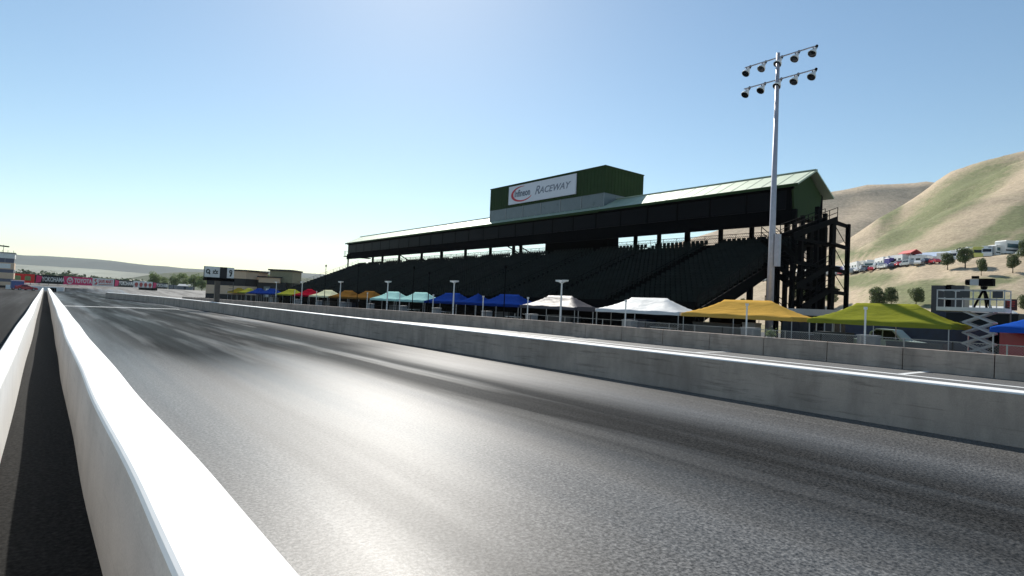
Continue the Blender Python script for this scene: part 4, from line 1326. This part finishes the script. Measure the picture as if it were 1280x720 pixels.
for px, ty, ex in ((1048, 1, 9), (1057, 0, 10), (1066, 2, 9), (1075, 0, 8), (1083, 1, 9), (1091, 0, 9), (1100, 2, 8), (1107, 0, 9), (1114, 1, 8), (1121, 0, 9), (1128, 2, 7), (1143, 0, 9), (1174, 0, 8), (1190, 1, 8), (1208, 0, 4), (1214, 2, 6)):
    s_ = R(40)+rn.uniform(-0.25, 0.25)-ang(px)
    if ty in (0, 1): place_mh(px, M_white, M_silver if ty == 0 else M_blue, 'white motorhome with a grey stripe in the long hillside row' if ty == 0 else 'white motorhome with a blue stripe in the long hillside row', 6.4, False, s_, ex)
    else: place_mh(px, M_offw, M_carred, 'cream motorhome with a red stripe in the long hillside row', 6.0, False, s_, ex)
# small cars in front of the row
cp, vp = None, None
for px, kind in ((1046, 1), (1056, 0), (1066, 1), (1075, 0), (1083, 1), (1092, 0), (1101, 1), (1108, 0), (1118, 0), (1128, 1), (1140, 0)):
    L_ = terr(px, -4)
    a_ = ang(px)+(math.pi/2 if px % 2 else 0.1)
    if kind == 0:
        lab = 'small white car parked below the hillside motorhomes'
        if cp is None: cp = car(lab, 'car', 'parked_car', car_p, car_g, 4.4, 1.75, M_white, (-1.35, 1.35), 0.32, L_, a_, 0.14, 'small cars on the hillside')
        else: dup(cp, L_, a_, lab)
    else:
        lab = 'silver van parked below the hillside motorhomes'
        if vp is None: vp = car(lab, 'van', 'parked_van', van_p, van_g, 4.6, 1.8, M_silver, (-1.4, 1.4), 0.33, L_, a_, 0.12, 'small vans on the hillside')
        else: dup(vp, L_, a_, lab)
rd, dk = None, None
for k, px in enumerate((1049, 1053, 1063, 1070, 1080, 1088, 1098, 1104, 1113, 1122, 1133, 1146, 1156, 1166)):
    L_ = terr(px, -6.5-(k % 3))
    a_ = R(35+20*math.sin(k*2.1))
    if k % 4 == 3: dup(cp, L_, a_, 'small white car parked below the hillside motorhomes')
    elif k % 4 == 2: dup(vp, L_, a_, 'silver van parked below the hillside motorhomes')
    elif k % 4 == 1:
        lab = 'small red car in the lowest hillside parking row'
        if rd is None: rd = car(lab, 'car', 'parked_car', car_p, car_g, 4.4, 1.75, M_carred, (-1.35, 1.35), 0.32, L_, a_, 0.14, 'red cars on the hillside')
        else: dup(rd, L_, a_, lab)
    else:
        lab = 'small dark blue car in the lowest hillside parking row'
        if dk is None: dk = car(lab, 'car', 'parked_car', car_p, car_g, 4.4, 1.75, M_navy, (-1.35, 1.35), 0.32, L_, a_, 0.14, 'dark blue cars on the hillside')
        else: dup(dk, L_, a_, lab)
# red canopy, big white marquee, trucks and coaches to the right
rc = thing('red_awning', 'red awning on poles between hillside motorhomes', 'awning', terr(1136, 1), ang(1136))
MB().add([(-3.4, -1.6, 3.3), (3.4, -1.6, 3.3), (3.4, 0, 4.2), (-3.4, 0, 4.2), (-3.4, -1.6, 3.1), (3.4, -1.6, 3.1), (3.4, 0, 4.05), (-3.4, 0, 4.05)], BOXF).build('canopy', M_rcan, rc)
MB().add([(-3.4, 0.003, 4.2), (3.4, 0.003, 4.2), (3.4, 1.6, 3.3), (-3.4, 1.6, 3.3), (-3.4, 0.003, 4.05), (3.4, 0.003, 4.05), (3.4, 1.6, 3.1), (-3.4, 1.6, 3.1)], BOXF).build('canopy', M_rcan, rc)
for sx in (-1, 1):
    for sy in (-1, 1): MB().tube((sx*3.2, sy*1.5, 0), (sx*3.2, sy*1.5, 3.2), 0.06, n=6).build('pole', M_silver, rc)
rc.scale = (1.0, 1.1, 1.25)
mq = thing('marquee', 'big white marquee with a pale blue roof on the hillside', 'tent', terr(1163, 6), ang(1163))
MB().box(-6, 6, -2.2, 2.2, 0, 2.7).build('side_walls', M_white, mq)
MB().prism([(-2.5, 2.7), (0, 4.3), (2.5, 2.7)], -6.2, 6.2, 0).build('roof', simple('pale_blue_fabric', (0.42, 0.52, 0.66), 0.6, 0, 0.05), mq)
place_mh(1150, M_white, M_rcan, 'white motorhome with a red base stripe beside the marquee', 6.0, False, 0.2, 2)
place_mh(1182, M_white, M_white, 'plain white truck left of the smallest hillside tree', 5.2, False, math.pi/2, 2)
def truck(label, px, body, rot=0.0, ex=2.0):
    t = thing('box_truck', label, 'truck', terr(px, ex), ang(px)+rot, 'trucks on the hillside')
    MB().box(-3.2, 1.4, -1.2, 1.2, 0.9, 3.6).build('cargo_box', body, t)
    MB().prism([(1.45, 0.5), (1.45, 2.8), (2.3, 2.8), (2.9, 1.7), (3.2, 1.5), (3.2, 0.5)], -1.15, 1.15).build('cab', body, t)
    MB().add([(2.34, -1.0, 2.72), (2.34, 1.0, 2.72), (2.90, 1.0, 1.75), (2.90, -1.0, 1.75), (2.28, -1.0, 2.68), (2.28, 1.0, 2.68), (2.85, 1.0, 1.70), (2.85, -1.0, 1.70)], BOXF).build('windscreen', M_glass, t)
    for s in (-1, 1): MB().box(1.6, 2.3, s*1.153 if s > 0 else -1.17, 1.17 if s > 0 else -1.153, 1.75, 2.55).build('window', M_glass, t)
    MB().box(-3.0, 3.0, -0.5, 0.5, 0.55, 0.88).build('chassis', M_black, t)
    for x in (-2.2, 2.3):
        for s in (-1, 1): wheel(t, x, s*1.0, 0.48, 0.3)
    return t
truck('white box truck half hidden by the largest hillside tree', 1196, M_white, -math.pi/2, 4)
truck('pale yellow box truck right of the largest hillside tree', 1222, M_yellow, -math.pi/2, 1)
truck('white box truck right of the pale yellow truck', 1233, M_white, -math.pi/2, 1)
place_mh(1243, M_silver, M_dgrey, 'silver coach behind the trucks, left of the white coaches', 8.5, True, 1.2, 3)
place_mh(1256, M_white, M_dgrey, 'long white coach with dark windows, left one of the two', 9.5, True, 0.9, 3)
place_mh(1272, M_white, M_dgrey, 'long white coach with dark windows, right one of the two', 9.5, True, 0.9, 4)
place_mh(1286, M_silver, M_silver, 'silver coach at the right edge of the hillside', 9.5, True, 0.8, 3)
dup(vp, terr(1279, -9), 0.6, 'silver van parked apart at the right edge above the hillside tree')

# ------------------------------------------------------------------ far left: boards, tower, vehicles
BD = [(16, 343, 210), (44, 343, 215), (80, 345, 225), (116, 347, 240), (143, 349, 255), (167, 350.5, 275), (191, 352.5, 295), (210, 354, 315)]
pts = [at(*b) for b in BD]
for p in pts: p.z = 0
BZ0, BZ1 = 2.15, 5.3
def board(i, label, mat):
    a, b = pts[i], pts[i+1]
    d = (b-a).normalized()
    nrm = Vector((d.y, -d.x, 0))           # towards the camera
    t = thing('advertising_board', label, 'advertising board', tuple((a+b)/2), 0, 'advertising boards at the far end')
    mid = (a+b)/2
    a_, b_ = a-mid+d*0.1, b-mid-d*0.1
    q = [a_, b_, b_-nrm*0.2, a_-nrm*0.2]
    MB().add([(v.x, v.y, BZ0) for v in q]+[(v.x, v.y, BZ1) for v in q], [(3, 2, 1, 0), (4, 5, 6, 7), (0, 1, 5, 4), (1, 2, 6, 5), (2, 3, 7, 6), (3, 0, 4, 7)]).build('panel', mat, t)
    for k in range(3):
        c = a_.lerp(b_, (k+0.5)/3)-nrm*0.35
        MB().box(c.x-0.08, c.x+0.08, c.y-0.08, c.y+0.08, 0, BZ1-0.3).build('post', M_dgrey, t)
    L = (b-a).length
    def F(u, v=0.5):
        c = a_.lerp(b_, u)+nrm*0.03
        return frame((c.x, c.y, lerp(BZ0, BZ1, v)), d, (0, 0, 1))
    return t, L, F
def disc(mbx, F, r0, r1, n=24, sx=1.0, z=0.0):
    vs, fs = [], []
    for i in range(n):
        g = 2*math.pi*i/n
        for r in (r0, r1):
            vs.append(F @ Vector((r*math.cos(g)*sx, r*math.sin(g), z)))
            vs.append(F @ Vector((r*math.cos(g)*sx, r*math.sin(g), z+0.04)))
    for i in range(n):
        a, b = 4*i, 4*((i+1) % n)
        fs += [(a+1, a+3, b+3, b+1), (a, b, b+2, a+2), (a, a+1, b+1, b), (a+2, b+2, b+3, a+3)]
    mbx.add(vs, fs)
def patch(mbx, F, poly):
    vs = [F @ Vector((x, y, z)) for z in (0, 0.05) for x, y in poly]
    n = len(poly)
    mbx.add(vs, [tuple(range(n-1, -1, -1)), tuple(range(n, 2*n))]+[(i, (i+1) % n, n+(i+1) % n, n+i) for i in range(n)])
t, L, F = board(0, 'red advertising board with pale green emblems beside the striped tower', M_bred)
mbx = MB()
for u in (0.22, 0.68):
    for k in range(5):
        patch(mbx, F(u+0.05*(k-2), 0.5+0.05*(k % 2)), [(-L*0.035, -0.7), (L*0.03, -0.8), (L*0.04, 0.5), (-L*0.01, 0.9), (-L*0.04, 0.4)])
mbx.build('emblem', M_bgreen, t)
for i, lb in ((1, 'black advertising board with white lettering, leftmost and largest of the three black ones'), (4, 'black advertising board with white lettering between the two white boards'), (6, 'black advertising board with white lettering at the right end of the row')):
    t, L, F = board(i, lb, M_bblack)
    mbx = MB()
    patch(mbx, F(0.13), [(-L*0.11, -1.5), (L*0.06, -1.1), (L*0.10, 1.0), (-L*0.09, 1.45)])
    mbx.build('logo', M_pink, t)
    text('lettering', 'YOKOHAMA', M_white, 2.4, t, F(0.63), L*0.72/12.6, 0, 0.03, 0.05)
t, L, F = board(2, 'bright red advertising board with white ring emblem and white lettering', M_pink)
mbx = MB()
disc(mbx, F(0.2), 1.02, 1.3, 28, L/16*1.3)
disc(mbx, F(0.2, 0.66), 0.36, 0.58, 24, L/16*1.9)
disc(mbx, F(0.2), 0.85, 1.05, 24, L/16*0.5)
mbx.build('emblem', M_white, t)
text('lettering', 'TOYOTA', M_white, 2.3, t, F(0.66), L*0.58/8.9, 0, 0.03, 0.07)
t, L, F = board(3, 'white advertising board with red mark and red lettering', M_white)
mbx = MB()
patch(mbx, F(0.14), [(-L*0.08, 0.6), (-L*0.02, 1.2), (L*0.06, 0.9), (-L*0.03, 0.5), (L*0.07, -0.4), (L*0.02, -1.2), (-L*0.08, -0.9), (L*0.02, -0.3)])
mbx.build('logo', M_red, t)
text('lettering', 'SAVE MART', M_red, 1.9, t, F(0.6, 0.6), L*0.70/10.2, 0, 0.03, 0.03)
mbx = MB()
patch(mbx, F(0.6, 0.22), [(-L*0.33, -0.12), (L*0.33, -0.12), (L*0.33, 0.14), (-L*0.33, 0.14)])
mbx.build('underline', M_rcan, t)
t, L, F = board(5, 'white advertising board with four red round marks', M_white)
for k in range(4):
    mbx = MB()
    disc(mbx, F(0.14+0.24*k), 0.05, 0.9, 20, 1.9)
    patch(mbx, F(0.14+0.24*k, 0.16), [(-L*0.06, -0.15), (L*0.06, -0.15), (L*0.06, 0.12), (-L*0.06, 0.12)])
    mbx.build('round_mark', M_rcan, t)
# grey fence and hut right of the boards
fe = thing('mesh_fence', 'grey fence panels at the right end of the advertising boards', 'fence')
a, b = at(211, 357, 318), at(228, 358, 330)
for k in range(4):
    c = a.lerp(b, k/3)
    MB().box(c.x-0.15, c.x+0.15, c.y-0.15, c.y+0.15, 1.5, 5.0).build('post', M_dgrey, fe)
    if k < 3:
        c2 = a.lerp(b, (k+1)/3)
        MB().bar((c.x, c.y, 3.2), (c2.x, c2.y, 3.2), 0.1, 2.6).build('panel', M_grey, fe)
P = at(233, 359, 320)
ht = thing('small_hut', 'small hut with a pale roof among the green trees', 'hut', (P.x, P.y, 1.9), R(-30))
MB().box(-3.5, 3.5, -2, 2, 0, 2.2).build('wall', M_grey, ht)
MB().prism([(-2.3, 2.2), (0, 3.3), (2.3, 2.2)], -3.8, 3.8, 0).build('roof', M_offw, ht)
MB().box(-0.6, 0.6, -2.04, -2.003, 0, 1.9).build('door', M_dgrey, ht)
P = at(185, 361.5, 230)
tb_ = thing('tyre_barrier', 'low black tyre barrier in front of the far boards', 'barrier', (P.x, P.y, rise(P.x, P.y)), -YAW)
for k in range(12):
    MB().lathe((-3.3+0.6*k, 0, 0), (0, 0, 1), [(0, 0.26), (0.06, 0.3), (0.85, 0.3), (0.9, 0.26)], 12).build('tyre_stack', M_tyre, tb_)
# pale trees
LT = [(192, 363, 345, 22, 'pale green tree above the last advertising boards, tallest on the left'), (204, 364, 360, 16, 'small pale tree right of the tallest left tree'), (218, 364, 350, 20, 'pale tree above the grey fence panels'), (229, 365, 345, 22, 'pale tree behind the small hut'), (242, 366, 290, 22, 'broad pale tree right of the small hut'), (252, 367, 280, 20, 'pale tree touching the left edge of the scoreboard'), (262, 366, 330, 16, 'pale tree half hidden below the scoreboard'),
      (300, 360, 200, 32, 'tree crown rising behind the tan building, left one'), (323, 360, 205, 28, 'tree crown rising behind the tan building, middle one'), (335, 360, 215, 30, 'tree crown rising behind the tan building, right one')]
tq = [tree_proto(51+k, 9.0, 3.6, M_leaf2, 170, 0.24, trunkh=0.16) for k in range(2)]
for k, (x, y, wd, hp, lab) in enumerate(LT):
    P = at(x, y, wd)
    hm = hp*wd/FPX
    if k < 2:
        o = tq[k]
        o['label'] = lab
        o['group'] = 'pale green trees beyond the track'
        o.rotation_euler = (0, 0, k)
        o.scale = (hm/9,)*3
    else: o = dup(tq[k % 2], (0, 0, 0), k*2.1, lab, 'pale green trees beyond the track', hm/9)
    o.location = (P.x, P.y, rise(P.x, P.y)-0.1 if k < 7 else 0)
    if k >= 7: o.scale = ((hm+1.0)/9,)*3
# dark woodland strip behind the boards: one mass
wm = MB()
rn = random.Random(77)
for _ in range(420):
    x = rn.uniform(-60, 178)
    wd = rn.uniform(430, 560)
    P = at(x, 352, wd)
    hh = rn.uniform(9.5, 13.0)-0.02*max(0, x)+(2.0 if 60 < x < 95 and rn.random() < .3 else 0)
    leaf_cloud(wm, rn, (P.x, P.y, hh*0.5), rn.uniform(3.5, 6), hh*0.5, 34, 1.3, 0.5)
tag(wm.build('woodland', leafmat('woodland_leaves', (0.035, 0.055, 0.032), (0.06, 0.085, 0.045), (0.09, 0.115, 0.06))), 'dark strip of woodland beyond the advertising boards', 'woodland', kind='stuff')

# striped control tower at the left edge
P = at(16, 360, 190)
tw_ = thing('control_tower', 'striped white and tan control tower at the left edge', 'building', (P.x, P.y, 0), 0)
W_, D_ = 16.0, 9.0
bands = [(0, 1.0, M_brownblk, 'base'), (1.0, 2.2, M_tan, 'wall'), (2.2, 3.2, M_bluegrey, 'window_band'), (3.2, 5.1, M_tan, 'wall'), (5.1, 6.2, M_bluegrey, 'window_band'), (6.2, 8.3, M_tan, 'wall'), (8.3, 9.7, M_bluegrey, 'window_band'), (9.7, 11.3, M_white, 'wall')]
for z0, z1, mt, nm in bands:
    ins = 0.12 if nm in ('window_band', 'base') else 0.0
    MB().box(-W_+ins, -ins, ins, D_-ins, z0+0.001, z1-0.001).build(nm, mt, tw_)
MB().box(-W_-0.2, 0.15, -0.2, D_+0.2, 11.3, 11.6).build('roof', M_grey, tw_)
MB().box(-4.2, -0.9, -0.03, -0.003, 6.5, 8.0).build('wall_panel', M_white, tw_)
MB().box(-7.0, -4.3, -0.03, -0.003, 6.5, 7.4).build('wall_panel', M_bred, tw_)
for k in range(6): MB().box(-2.7*k-2.4, -2.7*k-2.3, 0.08, 0.119, 8.3, 9.7).build('mullion', M_mull, tw_)
for x in (-0.4, -1.8, -3.2, -4.6): MB().tube((x, 0.2, 11.6), (x, 0.2, 12.3), 0.06, n=6).build('roof_post', M_dgrey, tw_)
an = MB().tube((-3.0, 2, 11.6), (-3.0, 2, 14.0), 0.07, n=6).bar((-5.0, 2, 13.7), (-1.6, 2, 13.5), 0.25, 0.4).build('antenna', M_black, tw_)
# blue transporter and red race car in front of it
P = at(21, 361, 172)
bt = thing('transporter', 'small blue transporter with a white roof beside the striped tower', 'truck', (P.x, P.y, 0.0), R(8))
bt.scale = (0.85, 0.85, 0.95)
MB().box(-1.6, 1.7, -1.1, 1.1, 0.55, 2.7).build('cargo_box', M_blue, bt)
MB().box(-1.65, 1.75, -1.15, 1.15, 2.7, 3.0).build('roof', M_white, bt)
MB().prism([(1.75, 0.5), (1.75, 2.1), (2.3, 2.0), (2.7, 1.3), (3.2, 1.1), (3.2, 0.5)], -1.0, 1.0).build('cab', M_white, bt)
for x in (-1.0, 2.4):
    for s in (-1, 1): wheel(bt, x, s*0.95, 0.4, 0.28)
P = at(33, 361, 170)
rcar_p = [(-2.5, 0.3), (-2.55, 0.95), (-2.3, 1.05), (-1.2, 1.55), (0.0, 1.6), (1.0, 1.05), (2.3, 0.85), (2.6, 0.55), (2.55, 0.25)]
rcar_g = [[(-1.25, 1.1), (-1.05, 1.48), (-0.2, 1.52), (-0.2, 1.1)], [(-0.1, 1.1), (-0.1, 1.52), (0.7, 1.08)]]
rcr = car('red race car with pale windscreen at the far end of the left wall', 'race car', 'race_car', rcar_p, rcar_g, 5, 1.95, M_carred, (-1.5, 1.55), 0.36, (P.x, P.y, 0.0), R(5), 0.15)
MB().add([(0.06, -0.75, 1.615), (0.06, 0.75, 1.615), (0.98, 0.85, 1.10), (0.98, -0.85, 1.10), (0.02, -0.75, 1.57), (0.02, 0.75, 1.57), (0.94, 0.85, 1.06), (0.94, -0.85, 1.06)], BOXF).build('windscreen', M_white, rcr)
MB().box(-2.6, -2.3, -0.95, 0.95, 1.25, 1.32).box(-2.5, -2.4, -0.7, -0.64, 1.0, 1.25).box(-2.5, -2.4, 0.64, 0.7, 1.0, 1.25).build('rear_wing', M_carred, rcr)
wb = thing('wall_end_block', 'black block at the far end of the near wall', 'block', (1.45, 199.5, 0.05))
MB().prism([(-0.9, 0), (-0.9, 1.0), (-0.8, 1.1), (0.8, 1.1), (0.9, 1.0), (0.9, 0)], -0.5, 0.5).build('body', M_black, wb)
for s in (-0.5, 0, 0.5): MB().box(s-0.06, s+0.06, -0.53, -0.503, 0.1, 0.95).build('groove_strip', M_dgrey, wb)

# ------------------------------------------------------------------ scoreboard and tan building
sb = thing('scoreboard', 'white and black scoreboard on a brown post behind the pit road wall', 'scoreboard', (16.15, 74.0, 0))
sb.scale = (1.06, 1.06, 1.05)
MB().box(-0.95, -0.45, -0.2, 0.2, 0, 3.29).build('post', simple('brown_steel', (0.10, 0.08, 0.065), 0.6), sb)
MB().box(-2.0, 0.95, 0.2, 0.55, 3.62, 4.82).build('cabinet', M_dgrey, sb)
MB().box(-2.0, 0.95, -0.1, 0.6, 3.30, 3.60).build('service_ledge', M_black, sb)
lpan = MB().box(-1.98, -0.50, 0.12, 0.197, 3.66, 4.8).build('display_panel', M_white, sb)
rpan = MB().box(0.22, 0.93, 0.12, 0.197, 3.66, 4.8).build('display_panel', M_white, sb)
MB().box(-0.48, 0.20, 0.08, 0.197, 3.62, 4.82).build('centre_panel', M_brownblk, sb)
def Fs(x, z): return frame((x, 0.115, z), (1, 0, 0), (0, 0, 1))
mbx = MB()
disc(mbx, Fs(-1.66, 4.27), 0.15, 0.25, 20, 0.8)
patch(mbx, Fs(-1.60, 4.05), [(-0.05, 0.12), (0.10, -0.12), (0.17, -0.04), (0.05, 0.16)])
mbx.build('symbol', M_bblack, lpan)
mbx = MB()
disc(mbx, Fs(-0.95, 4.2), 0.10, 0.17, 16, 1.1)
for g in (30, 90, 150, 210, 330):
    c = (0.24*math.cos(R(g)), 0.22*math.sin(R(g)))
    patch(mbx, Fs(-0.95+c[0], 4.22+c[1]), [(-0.05, -0.05), (0.05, -0.05), (0.05, 0.05), (-0.05, 0.05)])
mbx.build('symbol', M_bblack, lpan)
mbx = MB()
disc(mbx, Fs(0.58, 4.38), 0.09, 0.19, 16, 0.8)
patch(mbx, Fs(0.60, 4.02), [(-0.12, -0.16), (0.02, -0.18), (0.14, 0.2), (0.04, 0.24)])
mbx.build('symbol', M_bblack, rpan)
for k in range(3): MB().box(0.45, 0.9, 0.0, 0.06, 2.2+0.28*k, 2.24+0.28*k).build('rung', M_dgrey, sb)
MB().box(0.88, 0.94, 0.0, 0.06, 2.1, 3.3).build('rung_rail', M_dgrey, sb)

Pl, Pm, Pr = at(257, 365, 150), at(308, 365, 148), at(358, 365, 150)
bl_ = thing('pit_building', 'tan two storey building with a black window band beyond the grandstand', 'building', (Pl.x, Pl.y, 0), math.atan2(Pr.y-Pl.y, Pr.x-Pl.x))
LW = (Pr.xy-Pl.xy).length
# local x along the front, local y away from the camera
def bx(x0, x1, y0, y1, z0, z1, nm, mt, par=bl_): return MB().box(x0, x1, y0, y1, z0, z1).build(nm, mt, par)
xm = LW*0.50
def chamf(x0, x1, y0, y1, c, z0, z1, nm, mt): return MB().add([(x0, y0, z0), (x1-c, y0, z0), (x1, y0+c*1.5, z0), (x1, y1, z0), (x0, y1, z0), (x0, y0, z1), (x1-c, y0, z1), (x1, y0+c*1.5, z1), (x1, y1, z1), (x0, y1, z1)],
      [(4, 3, 2, 1, 0), (5, 6, 7, 8, 9), (0, 1, 6, 5), (1, 2, 7, 6), (2, 3, 8, 7), (3, 4, 9, 8), (4, 0, 5, 9)]).build(nm, mt, bl_)
chamf(0, xm+1.6, 0, 9, 1.8, 0, 1.6, 'base', M_brownblk)
chamf(0, xm+1.6, 0, 9, 1.8, 1.602, 3.8, 'wall', M_tan)
chamf(0.1, xm+1.5, 0.1, 9, 1.8, 3.802, 5.7, 'window_band', M_brownblk)
chamf(0, xm+1.6, 0, 9, 1.8, 5.702, 7.6, 'wall', M_tan)
chamf(-0.3, xm+1.9, -0.3, 9.2, 1.8, 7.602, 7.95, 'roof', M_brownblk)
bx(xm+1.62, LW-1.2, 2.5, 9, 0, 5.2, 'lower_wall', M_brownblk)
bx(xm+2.2, LW-2.6, 1.9, 2.48, 5.0, 6.3, 'canopy_band', M_tan)
bx(xm+1.9, LW-2.2, 1.6, 2.6, 6.32, 6.62, 'canopy_roof', M_brownblk)
bx(xm+4.4, LW, 3.4, 10, 5.22, 8.2, 'wall', simple('khaki_render', (0.30, 0.27, 0.17), 0.85))
bx(xm+4.0, LW+0.3, 3.0, 10.2, 8.22, 8.6, 'roof', M_brownblk)
bx(LW-1.18, LW, 3.4, 10, 0, 5.21, 'corner_wall', simple('dark_olive_render', (0.05, 0.05, 0.03), 0.85))
f = bx(xm+3.4, xm+5.0, 2.42, 2.497, 1.2, 4.0, 'window', M_bglass)
bx(xm+4.0, xm+4.7, 2.37, 2.417, 1.4, 3.5, 'pane', M_white, f)
for k in range(2): bx(xm+5.4+k*1.3, xm+6.5+k*1.3, 2.42, 2.497, 1.2, 3.6, 'window', M_slate)
# low barrier block seen left of the building
P = at(247, 374.5, 110)
lb_ = thing('barrier_block', 'dark low block at the far end of the panelled wall', 'barrier', (P.x, P.y, 0), 0.3)
MB().prism([(-1.4, 0), (-1.3, 0.85), (-1.15, 0.95), (1.15, 0.95), (1.3, 0.85), (1.4, 0)], -0.4, 0.4).build('body', M_dgrey, lb_)
for s in (-0.9, 0.9): MB().box(s-0.15, s+0.15, -0.43, -0.403, 0.1, 0.8).build('side_strip', M_grey, lb_)

# ------------------------------------------------------------------ air
hz = MB().box(-6200, 6200, -4200, 6700, -8, 330).build('haze', M_white)
hm, nt, p = newmat('haze_air')
nt.nodes.remove(p)
pv = nt.nodes.new('ShaderNodeVolumePrincipled')
pv.inputs['Color'].default_value = (0.80, 0.86, 0.90, 1)
pv.inputs['Density'].default_value = 0.00007
pv.inputs['Anisotropy'].default_value = 0.0
nt.links.new(pv.outputs[0], nt.nodes['Material Output'].inputs['Volume'])
hz.data.materials.clear()
hz.data.materials.append(hm)
hz.visible_shadow = True
tag(hz, kind='stuff')
